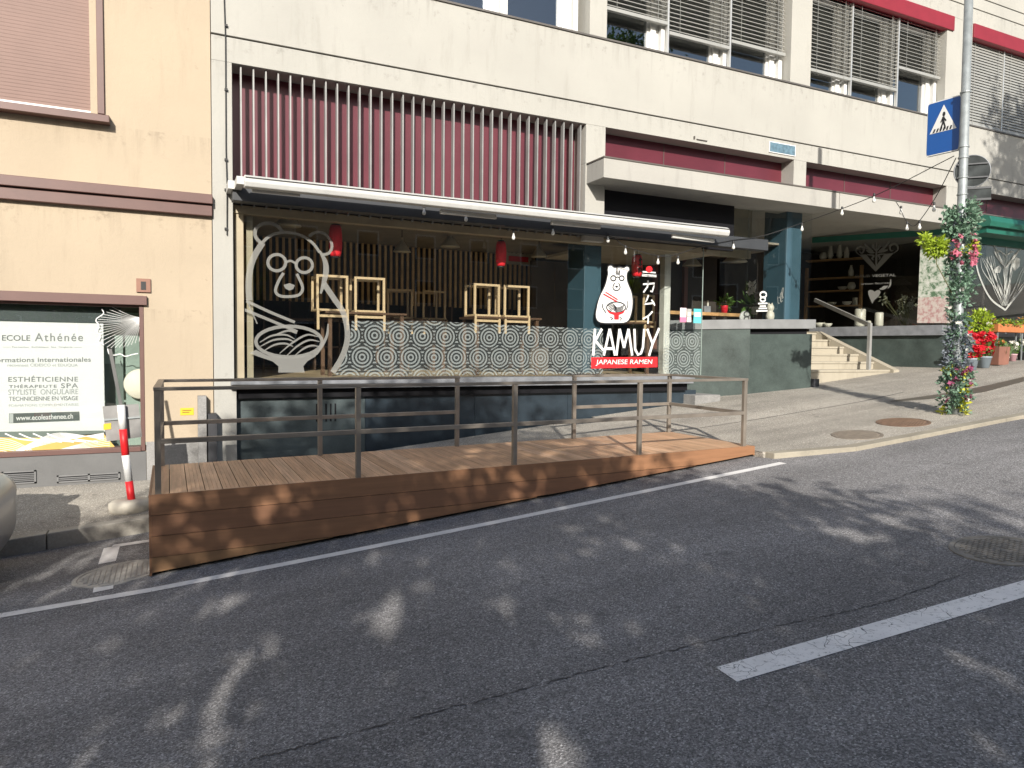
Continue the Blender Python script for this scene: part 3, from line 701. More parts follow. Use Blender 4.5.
# plain stand: white strokes, red disc, three katakana
g.add([D(*p) for p in [(340, 186), (420, 192), (420, 204), (340, 199)]], [(0, 1, 2, 3)]); g.add([D(*p) for p in [(344, 170), (416, 176), (416, 183), (344, 178)]], [(0, 1, 2, 3)])
g.add([D(*p, YD-.003) for p in ell(380, 161, 18, 18, 20)[:-1]], [tuple(range(20))], 2)
for st in ([(346, 243), (408, 238), (403, 262), (396, 284), (386, 280)], [(374, 222), (370, 256), (348, 288)], [(376, 302), (366, 330), (352, 352), (408, 346)], [(392, 328), (403, 343), (410, 360)], [(398, 392), (376, 416), (344, 434)], [(373, 416), (374, 436), (372, 460)]):
    ribbon(g, [D(*p) for p in st], .032, mi=0)
for st in ([(82, 487), (72, 634)], [(120, 487), (78, 562)], [(82, 552), (130, 606)], [(130, 634), (163, 488)], [(163, 488), (192, 634)], [(142, 596), (184, 596)], [(199, 634), (217, 488)], [(217, 488), (241, 592)], [(241, 592), (266, 488)], [(266, 488), (286, 634)],
           [(298, 488), (302, 600), (318, 630), (334, 622), (345, 590), (352, 488)], [(368, 488), (398, 570)], [(434, 484), (398, 570), (378, 636)]):
    ribbon(g, [D(*p, YD-.001) for p in st], .05, mi=0)
g.add([D(*p) for p in [(62, 645), (425, 642), (425, 698), (62, 705)]], [(0, 1, 2, 3)], 2)
put_text(g, 'JAPANESE RAMEN', D(86, 691, YD-.004), D(398, 688, YD-.004), D(86, 657, YD-.004), 0, offset=.006, shear=.12)
g.build('restaurant_sign', [M_vwh, M_vbk, M_vrd], SW)
# small figure and signature at the corner glass
YC = 10.99
g = MB()
def K(x, z, y): return U(x/6.4+700, z/6.4+220, y)
for c, rx, ry in (((405, 478), 20, 18), ((402, 508), 16, 14)): ribbon(g, [K(*p, YC) for p in ell(*c, rx, ry, 14)], .035)
for a, b in (((372, 535), (432, 533)), ((382, 552), (422, 551)), ((375, 566), (428, 565)), ((360, 582), (432, 581))): ribbon(g, [K(*a, YC), K(*b, YC)], .03)
g.build('small_emblem', M_vwh, CW)
g = MB()
for st in ([(498, 490), (500, 530), (510, 532)], [(504, 500), (512, 492)], [(515, 520), (514, 480), (524, 460), (520, 490), (518, 525), (528, 515)], [(528, 505), (525, 450), (534, 435), (529, 480), (534, 500)]):
    q = [UP(x/6.4+700, z/6.4+220, (11.515, 0, 0), Vector((1, 0, 0))) for x, z in smooth_pts(st, 4)]; ribbon(g, q, .014, n=Vector((-1, 0, 0)))
g.build('painted_signature', M_vwh, B)
# florist emblem on the lobby-side glass
nF = Vector((P1.y-P2.y, -(P1.x-P2.x), 0)).normalized(); nF = nF if nF.x < 0 else -nF
def Fp(x, z): return UP(x/10.24+840, z/10.24+230, P1+nF*.0, nF)
g = MB()
for poly in ([(190, 250), (268, 250), (365, 372), (365, 426)], [(455, 245), (552, 235), (365, 426), (366, 372)]): g.add([Fp(*p) for p in poly], [(0, 1, 2, 3)])
def fl(pts, w, taper=True): ribbon(g, [Fp(*p) for p in smooth_pts(pts, 5)], w, taper=taper, n=nF)
fl([(192, 252), (166, 222), (172, 188), (205, 170), (240, 180), (244, 212), (226, 236), (205, 228), (206, 208)], .05); fl([(552, 236), (590, 205), (590, 165), (560, 145), (522, 155), (512, 185), (525, 212), (548, 208)], .05)
fl([(370, 376), (372, 300), (374, 130)], .055); fl([(355, 232), (310, 225), (268, 205)], .07); fl([(340, 215), (290, 185), (250, 138)], .06); fl([(385, 230), (440, 215), (490, 205)], .07); fl([(400, 215), (455, 180), (505, 118)], .06)
fl([(370, 215), (345, 180), (335, 150)], .05); fl([(376, 215), (400, 180), (412, 155)], .05); fl([(345, 310), (330, 290), (345, 262), (275, 252)], .05); fl([(395, 305), (408, 285), (395, 255), (465, 245)], .05)
hp_ = [(330, 755), (290, 660), (288, 625), (310, 612), (340, 620), (352, 632), (380, 615), (408, 618), (415, 640), (395, 680), (350, 720)]
g.add([Fp(*p) for p in hp_], [tuple(range(len(hp_)))])
fl([(405, 605), (450, 595), (490, 572)], .07); fl([(490, 600), (515, 560), (520, 505)], .04); fl([(430, 590), (470, 575)], .05)
put_text(g, 'FLEUR VEGETAL', Fp(155, 487), Fp(572, 474), Fp(155, 460), offset=.006); put_text(g, 'artisan fleuriste', Fp(215, 562), Fp(515, 550), Fp(215, 542))
g.build('florist_emblem', M_vin, FW)
g = MB()
cl = [(921, 234), (949, 233), (949, 323), (917, 323)]
g.add([UP(u, v, P1+nF*.0, nF) for u, v in cl], [(0, 1, 2, 3)])
m_, nt_, p_ = new_mat('floral_poster'); v_ = coords(nt_)
a_ = noise(nt_, v_, 9, 6, .7); c_ = ramp(nt_, a_, [(.40, (.08, .14, .08)), (.5, (.38, .42, .35)), (.6, (.52, .52, .48))])
sx_ = node(nt_, 'ShaderNodeSeparateXYZ'); nt_.links.new(v_, sx_.inputs[0])
c2_ = ramp(nt_, noise(nt_, v_, 11, 5, .7), [(.4, (.34, .19, .185)), (.55, (.46, .41, .37))])
nt_.links.new(mixc(nt_, mth(nt_, 'LESS_THAN', sx_.outputs['Z'], 3.15), c_, c2_), p_.inputs['Base Color'])
PF = g.build('floral_panel', m_, FW)
# heart shaped tracery on the right florist glass
g = MB()
def Q(x, z): return U(x/6.4+960, z/6.4+190, 10.63)
def ql(pts, w=.03, t=True): ribbon(g, [Q(*p) for p in smooth_pts(pts, 5)], w, taper=t)
ql([(290, 768), (200, 700), (140, 590), (105, 470), (120, 350), (170, 315), (215, 350), (250, 420), (290, 500)], .05, False); ql([(290, 768), (390, 640), (440, 560), (480, 440), (470, 360), (420, 340), (370, 400), (330, 450), (292, 500)], .05, False)
random.seed(11)
for k in range(26):
    a = random.uniform(-1, 1); x0 = 290+random.uniform(-25, 25); ql([(x0, 740), (x0+a*60, 640), (x0+a*130+random.uniform(-20, 20), 520), (x0+a*165, 400+abs(a)*40)], .018)
ql([(295, 480), (298, 380), (290, 340)], .04); ql([(295, 420), (255, 390), (235, 400)], .05); ql([(297, 420), (330, 395), (345, 400)], .05); ql([(290, 500), (240, 430), (215, 380)], .06); ql([(292, 500), (340, 440), (370, 400)], .06)
g.add([Q(*p) for p in [(330, 470), (360, 430), (385, 440), (380, 490), (350, 520)]], [tuple(range(5))]); g.add([Q(*p) for p in [(215, 510), (250, 480), (265, 500), (255, 530), (225, 530)]], [tuple(range(5))])
g.build('heart_tracery', frosted('grey_vinyl', (.55, .56, .52), .6), FW)

# ================================================================ AWNINGS
def at_y(u, v, y): return U(u, v, y)
aw = thing('awning', 'rolled white cassette awning on a dark beam above the restaurant window', 'awning', (.9, YF, 2.0))
g = MB(); prof = [(-.10, -.01), (-.085, .055), (-.03, .085), (.12, .09), (.16, .02), (.12, -.06), (-.02, -.085), (-.075, -.07)]
n = len(prof); xa, xb = .91, 9.12; yc, zc = 10.06, 2.165
g.add([(x, yc+a, zc+b) for x in (xa, xb) for a, b in prof], [tuple(range(n))[::-1], tuple(range(n, 2*n))]+[(k, (k+1) % n, n+(k+1) % n, n+k) for k in range(n)])
g.build('cassette', M_awn, aw, fixn=True, bevel=.012)
box('cassette_seam', M_cable, aw, .92, 9.11, 9.957, 10.0, 2.205, 2.214)
g = MB(); g.box(.80, 10.55, 10.46, 10.66, 1.99, 2.20); g.build('beam', M_grey, aw, bevel=.008)
box('beam_back', M_dark, aw, .84, 9.4, 10.662, 11.02, 2.03, 2.26)
g = MB(); g.box(.82, .91, 10.05, 10.5, 2.13, 2.23); g.box(.74, .82, 10.4, 10.9, 2.13, 2.24); g.build('bracket', M_awn, aw)
for u0, u1, v0, v1 in ((252, 300, 189.5, 194), (440, 496, 211.5, 217), (551, 600, 222.5, 227), (672, 714, 236, 241)):
    a, b = U(u0, v0, 10.16), U(u1, v1, 10.22)
    g = MB(); g.bar(a, b, .05, .07); g.build('folding_arm', M_awn, aw, bevel=.01)
ga = thing('awning', 'green awning over the florist window behind the flower wrapped pole', 'awning', (18, 10.3, 2.5))
zz = U(1000, 222, 10.0).z
g = MB(); prof = [(9.95, zz-.13), (9.92, zz-.02), (9.97, zz+.1), (10.1, zz+.14), (10.24, zz+.12), (10.24, zz-.13)]
n = len(prof); g.add([(x, a, b) for x in (16.7, 25) for a, b in prof], [tuple(range(n))[::-1], tuple(range(n, 2*n))]+[(k, (k+1) % n, n+(k+1) % n, n+k) for k in range(n)])
g.build('cassette', M_green, ga, fixn=True, bevel=.01)
g = MB(); g.box(16.75, 25, 10.05, 10.5, zz-.26, zz-.135); g.build('valance', M_green, ga)
# ================================================================ BEIGE BUILDING (left)
YL = 10.82
L = thing('beige_building', 'beige rendered house with brown trim and an advertised shop window', 'building', (-4, YL, -1.9))
xl = -14.0
g = MB()
g.box(xl, .555, YL, 11.3, .672, 2.87); g.box(-.88, .555, YL, 11.3, 2.87, 10); g.box(-3.4, -.88, YL, 11.3, 4.9, 10); g.box(xl, -3.4, YL, 11.3, 2.87, 10)
g.box(-.30, .555, YL, 11.3, -.98, .672); g.box(-.30, .40, YL, 11.3, -1.30, -.98); g.box(xl, -4.6, YL, 11.3, -1.42, .672); g.box(-.30, .40, YL+.01, 11.3, -2.3, -1.42)
g.build('wall', M_beige, L)
box('base_stone', M_lgran, L, -.29, .41, YL-.02, 11.2, -2.3, -1.30)
box('plinth', M_gplast, L, xl, -.295, YL-.012, 11.28, -2.4, -1.43)
g = MB(); g.box(xl, .552, 19.8, 20, -2.5, 10); g.box(xl, .552, 11.31, 20, 9.8, 10); g.box(.35, .552, 11.31, 20, -2, 9.8); g.build('shell', M_beige, L)
g = MB(); g.box(xl, .562, YL-.13, YL+.02, 1.955, 2.085); g.box(xl, .558, YL-.09, YL+.02, 1.795, 1.935); g.build('cornice', M_brown, L, bevel=.008)
box('cornice_gap', M_groove, L, xl, .54, YL-.05, YL+.01, 1.936, 1.954)
# upper window with its shutter down
fr = MB(); fr.box(-.885, -.845, 11.0, 11.1, 3.03, 4.9); fr.box(-3.4, -.885, 11.0, 11.1, 3.03, 3.075)
UW = fr.build('window', M_white, L); UW['label'] = 'upper window with its pinkish brown roller shutter down'
g = MB(); z = 3.08
while z < 4.9:
    g.hexa([(-3.4, 11.035, z), (-.89, 11.035, z), (-.89, 11.06, z), (-3.4, 11.06, z), (-3.4, 11.028, z+.041), (-.89, 11.028, z+.041), (-.89, 11.06, z+.041), (-3.4, 11.06, z+.041)]); z += .046
g.box(-3.4, -.89, 11.055, 11.07, 3.08, 4.9); g.build('roller_shutter', M_shut, UW)
box('window_reveal', M_beige, UW, -.845, -.80, YL+.02, 11.1, 3.03, 4.9)
box('window_trim', M_brown, UW, -.80, -.72, YL-.035, YL+.2, 3.0, 4.95, bevel=.005)
g = MB(); g.hexa([(-3.5, YL-.17, 2.865), (-.66, YL-.17, 2.865), (-.66, 11.05, 2.865), (-3.5, 11.05, 2.865), (-3.5, YL-.17, 2.955), (-.66, YL-.17, 2.955), (-.66, 11.05, 3.02), (-3.5, 11.05, 3.02)]); g.build('window_sill', M_brown, UW, bevel=.006)
# shop window
fr = MB(); fr.box(-4.6, -.26, YL-.06, 11.0, .545, .668); fr.box(-4.6, -.305, YL+.02, 10.98, .515, .544); fr.box(-.355, -.302, YL-.005, 10.98, -1.42, .544); fr.box(-4.6, -.355, YL-.02, 10.98, -1.425, -1.36)
LW = fr.build('shop_window', M_brown, L, bevel=.005); LW['label'] = 'school window with gold wave film and white leaf drawing'
MB().box(-4.6, -.355, 10.92, 10.928, -1.36, .544).build('pane', M_glass, LW)
g = MB(); g.box(-4.6, -.32, 10.99, 13.5, -1.5, -1.4); g.build('display_floor', M_iwall, L)
g = MB(); g.box(-4.6, -.3, 13.5, 13.55, -1.4, .67); g.box(-.34, -.30, 11.31, 13.5, -1.4, .67); g.build('display_wall', M_mint, L)
box('display_soffit', M_din, L, -4.6, -.34, 10.99, 13.5, .55, .66)
box('display_fascia', mat('dark_green_board', (.03, .045, .045), .4), L, -4.6, -.58, 11.0, 11.03, .30, .54)
box('display_panel', mat('grey_green', (.12, .16, .138), .6), L, -.80, -.575, 11.25, 11.27, -1.39, -.25); box('display_panel', mat('mint_light', (.27, .345, .30), .6), L, -.80, -.575, 11.25, 11.27, -.249, .14); box('display_panel', MATS['mint_light'], L, -.545, -.35, 11.25, 11.27, -1.39, .14)
yv = 10.914
g = MB()
g.add([U(-30, 457, yv-.0015), U(60, 454, yv-.0015), U(118, 450.5, yv-.0015), U(104, 434, yv-.0015), U(60, 437.5, yv-.0015), U(20, 438, yv-.0015), U(-30, 436.5, yv-.0015)], [tuple(range(7))], 0)
for v in (470,): pass
rb = []
random.seed(5)
def lv(pts, w, mi, y=yv-.003): ribbon(g, [U(u, v, y) for u, v in smooth_pts(pts, 6)], w, mi=mi, taper=False)
for k in range(9): lv([(-30, 436+k*1.6), (10, 440+k*2.0), (35, 452+k*.9), (40, 455)], .007, 1)
for k in range(9): lv([(8, 455), (35, 447-k*.7), (60, 441-k*1.0), (104, 433-k*.4+k*1.2)], .007, 1)
for k in range(7): lv([(40, 455), (62, 449), (85, 443+k*1.2), (110, 437+k*2)], .007, 1)
for k in range(5): lv([(5+k*14, 433.5), (20+k*14, 439), (50+k*12, 442)], .016, 1)
g.add([U(-30, 432, yv-.001), U(104, 430.5, yv-.001), U(104, 433, yv-.001), (U(40, 438, yv-.001)), U(-30, 437.5, yv-.001)], [tuple(range(5))], 2)
g.build('gold_wave_film', [mat('gold_film', (.55, .35, .09), .5, 0, .2, 2), M_vwh, mat('green_film', (.10, .13, .11), .5)], LW)
g = MB()
def ll(x, z): return (x/8.533+90, z/8.533+310)
root = (440, 68)
for k in range(24):
    t = k/23; ex, ez = [(110, -10), (50, 95), (70, 120), (125, 130), (125, 290), (200, 330), (300, 310), (450, 250)][0], 0
    e = (np.interp(t, [0, .25, .45, .62, .8, 1], [190, 52, 75, 150, 300, 452]), np.interp(t, [0, .25, .45, .62, .8, 1], [-25, 95, 215, 325, 318, 255])); m = ((root[0]+e[0])/2+18*(1-t), (root[1]+e[1])/2+26*(.8-t))
    ribbon(g, [U(*ll(*p), yv) for p in smooth_pts([root, m, e], 6)], .0045)
for st in ([(50, 95), (75, 130), (55, 180), (85, 215), (70, 265), (120, 300)], [(150, 330), (165, 375), (210, 385), (260, 375), (300, 395), (360, 380), (410, 370)], [(100, -10), (115, 30), (60, 70), (50, 95)]): ribbon(g, [U(*ll(*p), yv) for p in smooth_pts(st, 5)], .012)
g.build('leaf_drawing', M_vwh, LW)
# poster hanging in the window
yp = 10.952
c0, c1, c2, c3 = U(-14, 433.2, yp), U(105, 432, yp), U(103.3, 323.6, yp), U(-14, 320.7, yp)
PO = thing('window_poster', 'large white school poster hanging behind the glass of the beige house', 'poster', (c0.x, yp, c0.z))
g = MB(); g.hexa([(c0.x, yp, c0.z), (c1.x, yp, c1.z), (c1.x, yp+.006, c1.z), (c0.x, yp+.006, c0.z), (c0.x, yp, c2.z), (c1.x, yp, c2.z), (c1.x, yp+.006, c2.z), (c0.x, yp+.006, c2.z)]); g.build('sheet', mat('poster_white', (.66, .66, .65), .6, 0, .02), PO)
g = MB(); yt = yp-.004
def pz(x, z): return (x/5.12, z/5.12+310)
def tx(s, x0, x1, zb, zt_, mi, slope=0.0, **k): put_text(g, s, U(*pz(x0, zb), yt), U(*pz(x1, zb+slope*(x1-x0)), yt), U(*pz(x0, zt_), yt), mi, **k)
tx('ECOLE', 10, 155, 157, 128, 0, .005, offset=.01); tx('Athénée', 178, 425, 160, 118, 1, .0, offset=.006, spacing=1.2)
tx('Formation  Esthétique  Spa  Onglerie', 62, 370, 196, 185, 3, -.0); g.add([U(*pz(*p), yt) for p in ((12, 189), (55, 189), (55, 190.5), (12, 190.5))], [(3, 2, 1, 0)], 3); g.add([U(*pz(*p), yt) for p in ((378, 190), (420, 190), (420, 191.5), (378, 191.5))], [(3, 2, 1, 0)], 3)
tx('Formations internationales', -42, 465, 268, 243, 1, -.006, offset=.016, spacing=1.05); tx('reconnues CIDESCO et EDUQUA', 38, 398, 292, 274, 3)
tx('ESTHÉTICIENNE', 42, 400, 368, 336, 1, -.005, offset=.012, spacing=1.1); tx('THÉRAPEUTE', 45, 290, 400, 380, 1, -.008, offset=.016, spacing=1.2); tx('SPA', 312, 400, 400, 375, 1, -.01, offset=.016, spacing=1.2)
tx('STYLISTE  ONGULAIRE', 42, 400, 435, 407, 3, -.012); tx('TECHNICIENNE EN VISAGE', 45, 400, 466, 444, 1, -.012, offset=.01); tx('FORMATIONS COMPLÉMENTAIRES', 45, 402, 496, 480, 4, -.018)
g.add([U(*pz(*p), yt) for p in ((46, 580), (408, 566), (406, 520), (46, 530))], [(0, 1, 2, 3)], 2)
g.add([U(*pz(*p), yt-.001) for p in ((48, 579), (68, 578), (68, 531), (48, 532))], [(0, 1, 2, 3)], 4)
put_text(g, 'www.ecoleathenee.ch', U(*pz(82, 566), yt-.002), U(*pz(374, 556), yt-.002), U(*pz(82, 540), yt-.002), 5, offset=.012)
g.build('lettering', [mat('ink_grey', (.15, .16, .16), .6), mat('ink_mid', (.20, .21, .21), .6), mat('ink_bar', (.07, .085, .08), .6), mat('ink_pale', (.30, .315, .31), .6), mat('ink_paler', (.40, .42, .41), .6), M_vwh], PO)
# things inside that window
c = U(140.5, 384, 11.14)
t = thing('paper_lamp', 'big cream disc lamp behind the right edge of the school window', 'lamp', c)
g = MB(); g.lathe(c, [(.02, -.05), (.10, -.04), (.2, -.01), (.21, .0), (.2, .01), (.1, .04), (.02, .05)], 32, axis='y'); g.build('shade', mat('paper', (.75, .70, .58), .6, 0, .02), t, smooth=True); g = MB(); g.tube([c+Vector((0, 0, .2)), Vector((c.x, c.y, .55))], .008, 6); g.build('cord', M_cable, t)
# vents in the plinth
for (u0, u1, v0, v1), lb in (((2, 36, 470, 485), 'left'), ((57, 120, 472, 483), 'right')):
    a, b = U(u0, v1, YL-.02), U(u1, v0, YL-.02); g = MB()
    z0, z1 = (-1.79, -1.60) if lb == 'left' else (-1.79, -1.655)
    z0 = a.z; z1 = b.z
    g.box(a.x, b.x, YL-.03, YL-.013, z0, z0+.018); g.box(a.x, b.x, YL-.03, YL-.013, z1-.018, z1); g.box(a.x, a.x+.02, YL-.03, YL-.013, z0, z1); g.box(b.x-.02, b.x, YL-.03, YL-.013, z0, z1)
    if lb == 'right': m_ = (a.x+b.x)/2; g.box(m_-.012, m_+.012, YL-.03, YL-.013, z0, z1)
    g.box(a.x+.01, b.x-.01, YL-.0145, YL-.0125, z0+.01, z1-.01, 1)
    z = z0+.03
    while z < z1-.03: g.hexa([(a.x+.02, YL-.026, z), (b.x-.02, YL-.026, z), (b.x-.02, YL-.013, z+.006), (a.x+.02, YL-.013, z+.006), (a.x+.02, YL-.026, z+.006), (b.x-.02, YL-.026, z+.006), (b.x-.02, YL-.013, z+.014), (a.x+.02, YL-.013, z+.014)]); z += .022
    v = g.build('vent', [mat('vent_grey', (.17, .17, .168), .6, .2), M_black], L)
g = MB(); c = U(143.5, 285.5, YL); g.box(c.x-.085, c.x+.085, YL-.03, YL-.002, c.z-.09, c.z+.09); g.box(c.x-.03, c.x+.03, YL-.034, YL-.031, c.z-.06, c.z+.05, 1)
g.build('wall_box', [mat('rust_brown_box', (.24, .12, .08), .6), M_cable], L)
c = U(187, 411.5, YL); g = MB(); g.box(c.x-.085, c.x+.085, YL-.006, YL-.002, c.z-.05, c.z+.05); g.box(c.x-.06, c.x+.055, YL-.008, YL-.007, c.z+.012, c.z+.02, 1); g.box(c.x-.06, c.x+.03, YL-.008, YL-.007, c.z-.015, c.z-.007, 1)
g.build('yellow_plate', [mat('yellow', (.72, .42, .02), .5, 0, .03), M_cable], L)

# street name plate on the cream building
a, b = U(768.5, 152, YF), U(795, 145.8, YF); za, zb_ = 4.0, 4.215
g = MB(); g.box(a.x, b.x, YF-.02, YF-.003, za, zb_, 0); g.box(a.x+.015, b.x-.015, YF-.022, YF-.021, za+.015, zb_-.015, 1)
T_ = thing('street_plate', 'small pale blue street name plate on the cream wall above the canopy', 'street sign', (a.x, YF, za))
g.build('plate', [M_vwh, mat('plate_blue', (.10, .17, .215), .5, 0, .3, 14)], T_)

# ================================================================ WOODEN TERRACE
TX0, TX1, TY0, TY1 = -.155, 6.87, 6.97, 8.72
def zt_(x): return -1.3125+.0135*x
def zrail(x): return -.378+.0042*x
T = thing('wooden_terrace', 'level timber parking bay terrace with brown plank skirt and steel railing', 'terrace', (TX0, TY0, zroad(TX0, TY0)))
deckm = [wood('deck_plank_%s' % n_, b, 1, .55) for n_, b in (('warm', (.54, .33, .195)), ('pale', (.60, .385, .24)), ('tan', (.49, .30, .175)))]
g = MB(); x = TX0; i = 0; random.seed(2)
while x < TX1-.02:
    w_ = min(.148, TX1-x); k = random.randrange(3)
    # reeded plank: three shallow grooves
    n_ = 4; q = (w_-.007)/n_
    for j in range(n_):
        a = x+j*q; b = a+q-(.0025 if j < n_-1 else 0); dz = random.uniform(-.0006, .0006)
        g.hexa([(p, y, zt_(p)+h+dz) for h in (-.03, 0) for p, y in ((a, TY0+.022), (b, TY0+.022), (b, TY1), (a, TY1))], k)
    g.hexa([(p, y, zt_(p)+h) for h in (-.034, -.0045) for p, y in ((x, TY0+.024), (x+w_-.007, TY0+.024), (x+w_-.007, TY1-.002), (x, TY1-.002))], k)
    x += w_; i += 1
g.build('deck', deckm, T)
M_fasc = [wood('skirt_plank_%s' % n_, b, 0, .5, var=.2) for n_, b in (('dark', (.235, .115, .06)), ('mid', (.265, .132, .066)), ('low', (.25, .138, .066)))]
def bottom(x): return zroad(x, TY0)+.035
g = MB(); H = .187
for k in range(4):
    lo = lambda x: zt_(x)-(k+1)*H+.009
    hi = lambda x: zt_(x)+.004-k*H
    xe = TX1
    # where the top edge of this plank meets the sloping bottom
    f = lambda x: hi(x)-bottom(x)
    if f(TX1) < .002:
        a, b = TX0, TX1
        for _ in range(40):
            m_ = (a+b)/2
            if f(m_) > .002: a = m_
            else: b = m_
        xe = a
    P = [(TX0, max(lo(TX0), bottom(TX0)))]
    N = 24
    for j in range(1, N+1):
        x = TX0+(xe-TX0)*j/N; P.append((x, max(lo(x), bottom(x))))
    for j in range(N, -1, -1):
        x = TX0+(xe-TX0)*j/N; P.append((x, hi(x)))
    # triangulated as quads between lower and upper chains
    n2 = N+1
    vs = []; 
    for y in (TY0, TY0+.021):
        vs += [(p[0], y, p[1]) for p in P[:n2]]+[(p[0], y, p[1]) for p in P[n2:][::-1]]
    fs = []
    for j in range(N):
        fs += [(j, j+1, n2+j+1, n2+j), (2*n2+j+1, 2*n2+j, 3*n2+j, 3*n2+j+1), (n2+j, n2+j+1, 3*n2+j+1, 3*n2+j), (j+1, j, 2*n2+j, 2*n2+j+1)]
    fs += [(0, n2, 3*n2, 2*n2), (N, 2*n2+N, 3*n2+N, n2+N)]
    g.add(vs, fs, (1, 0, 1, 2)[k])
g.build('skirt', M_fasc, T)
g = MB()
for k in range(5):
    z1 = zt_(TX0)-k*H+.004; z0 = max(z1-H+.005, zroad(TX0, 8.0)+.03)
    if z1 > z0: g.hexa([(a, y, z) for z in (z0, z1) for a, y in ((TX0-.021, TY0), (TX0-.001, TY0), (TX0-.001, TY1), (TX0-.021, TY1))], k % 2)
g.build('side_skirt', M_fasc, T); g = MB()
for z1, z0 in ((zt_(TX1), zt_(TX1)-.12),): g.hexa([(a, y, z) for z in (z0, z1) for a, y in ((TX1+.001, TY0), (TX1+.021, TY0), (TX1+.021, TY1), (TX1+.001, TY1))], 1)
g.build('side_skirt', M_fasc, T)
g = MB()
for y in (TY0+.06, TY1-.06, 7.8):
    g.add([(TX0+.02, y, zroad(TX0, y)+.02), (TX1-.3, y, zt_(TX1)-.1), (TX1-.02, y, zt_(TX1)-.04), (TX0+.02, y, zt_(TX0)-.04)], [(0, 1, 2, 3)])
g.build('substructure', M_dark, T)
PW = .05
def post(x, y): return MB().box(x-PW/2, x+PW/2, y-PW/2, y+PW/2, zt_(x)-.03, zrail(x)-.012).build('railing_post', M_ruststeel, T, bevel=.004)
fy, ry = TY0+.06, TY1-.05
fx = [-.10, U(358, 430, fy).x, U(514.5, 430, fy).x, U(639.5, 420, fy).x, U(744, 420, fy).x]
rx = [-.08, U(320, 420, ry).x, U(457, 420, ry).x, U(574, 410, ry).x, U(669, 410, ry).x]
for x in fx: post(x, fy)
for x in rx: post(x, ry)
def rail(a, b, hi_, name='handrail'):
    def zz_(x): return zrail(x) if hi_ else (zrail(x)+zt_(x))/2+.0
    g = MB(); A = Vector((a[0], a[1], zz_(a[0]))); Bv = Vector((b[0], b[1], zz_(b[0])))
    if hi_: g.bar(A, Bv, .062, .032)
    else: g.bar(A, Bv, .045, .045)
    g.build(name, M_ruststeel, T, bevel=.004)
for hi_ in (True, False):
    nm = 'handrail' if hi_ else 'middle_rail'; e_ = .03 if hi_ else 0
    rail((fx[0]-e_, fy), (fx[-1]+e_, fy), hi_, nm); rail((rx[0]-e_, ry), (rx[2]+e_, ry), hi_, nm); rail((rx[3]-e_, ry), (rx[4]+e_, ry), hi_, nm)
    rail((fx[0], fy+.03), (rx[0], ry-.03), hi_, nm); rail((fx[-1], fy+.03), (rx[-1], ry-.03), hi_, nm)

# ================================================================ SIGN POLE
pb = US(955, 414); pb.z = zside(pb.x, pb.y)
SP = thing('sign_pole', 'tall grey galvanised pole rising from the flower garland on the pavement', 'pole', pb)
px_, py_ = pb.x, pb.y
ptop = U(968.7, 0, py_)
def pole_at(z): t = (z-pb.z)/(ptop.z-pb.z); return Vector((px_+(ptop.x-px_)*t, py_, z))
g = MB(); g.tube([pole_at(pb.z), pole_at(pb.z+1.2), pole_at(ptop.z+.9)], [.068, .068, .056], 20); g.build('tube', M_galv, SP, smooth=True)
for v in (92, 147, 158, 178, 195):
    z = U(964, v, py_).z; c = pole_at(z); g = MB(); g.lathe(c, [(.07, -.012), (.074, -.01), (.074, .01), (.07, .012)], 20); g.build('clamp', M_galv, SP)
# pedestrian crossing sign: plane across the street, facing down the hill
s_lo = U(944, 155, py_); zc_ = (U(960, 95, py_).z+U(960, 148, py_).z)/2
n_s = Vector((-1, -.10, 0)).normalized(); p_s = Vector((px_-.02, py_, 0)); 
def SG(u, v, d=0): return UP(u, v, p_s+n_s*d, n_s)
cs = [SG(926.5, 160.5), SG(960.5, 146.5), SG(960.8, 93.5), SG(927.2, 105)]
CS = thing('crossing_sign', 'blue square pedestrian crossing sign with white triangle clamped to the pole', 'road sign', cs[0])
ctr = sum(cs, Vector())/4; ex = (cs[1]-cs[0]); ex.z = 0; W2 = ex.length/2; ex.normalize(); hgt = ((cs[3]-cs[0]).z+(cs[2]-cs[1]).z)/4
def SQ(a, b, d=0): return ctr+ex*W2*a+Vector((0, 0, hgt*b))+n_s*d
def rrect(k, r=.12, n_=5):
    o = []
    for sx_2, sy_2, a0 in ((1, 1, 0), (-1, 1, 90), (-1, -1, 180), (1, -1, 270)):
        for i in range(n_+1):
            a = math.radians(a0+90*i/n_); o.append((sx_2*(k-r)+r*math.cos(a), sy_2*(k-r)+r*math.sin(a)))
    return o
def plate(mb, poly, d0, d1, mi):
    n_ = len(poly); mb.add([SQ(a, b, d0) for a, b in poly]+[SQ(a, b, d1) for a, b in poly], [tuple(range(n_)), tuple(range(2*n_-1, n_-1, -1))]+[(i, (i+1) % n_, n_+(i+1) % n_, n_+i) for i in range(n_)], mi)
M_sblue = mat('sign_blue', (.006, .075, .29), .4, 0, .04)
g = MB(); plate(g, rrect(1.0), -.03, 0, 0); g.build('panel_edge', M_galv, CS, fixn=True)
g = MB(); plate(g, rrect(.99), .002, .004, 1); plate(g, rrect(.955, .1), .005, .007, 0); g.build('panel', [M_sblue, M_vwh], CS, fixn=True)
g = MB(); plate(g, [(-.80, -.18), (.80, -.18), (0, .80)], .009, .010, 0)
def fig(poly, mi=1): plate(g, poly, .012, .013, mi)
fig([(x*.085+.03, y*.085+.45) for x, y in [(math.cos(k), math.sin(k)) for k in np.arange(0, 6.28, .52)]]); fig([(-.06, .35), (.06, .37), (.09, .12), (-.06, .12)])
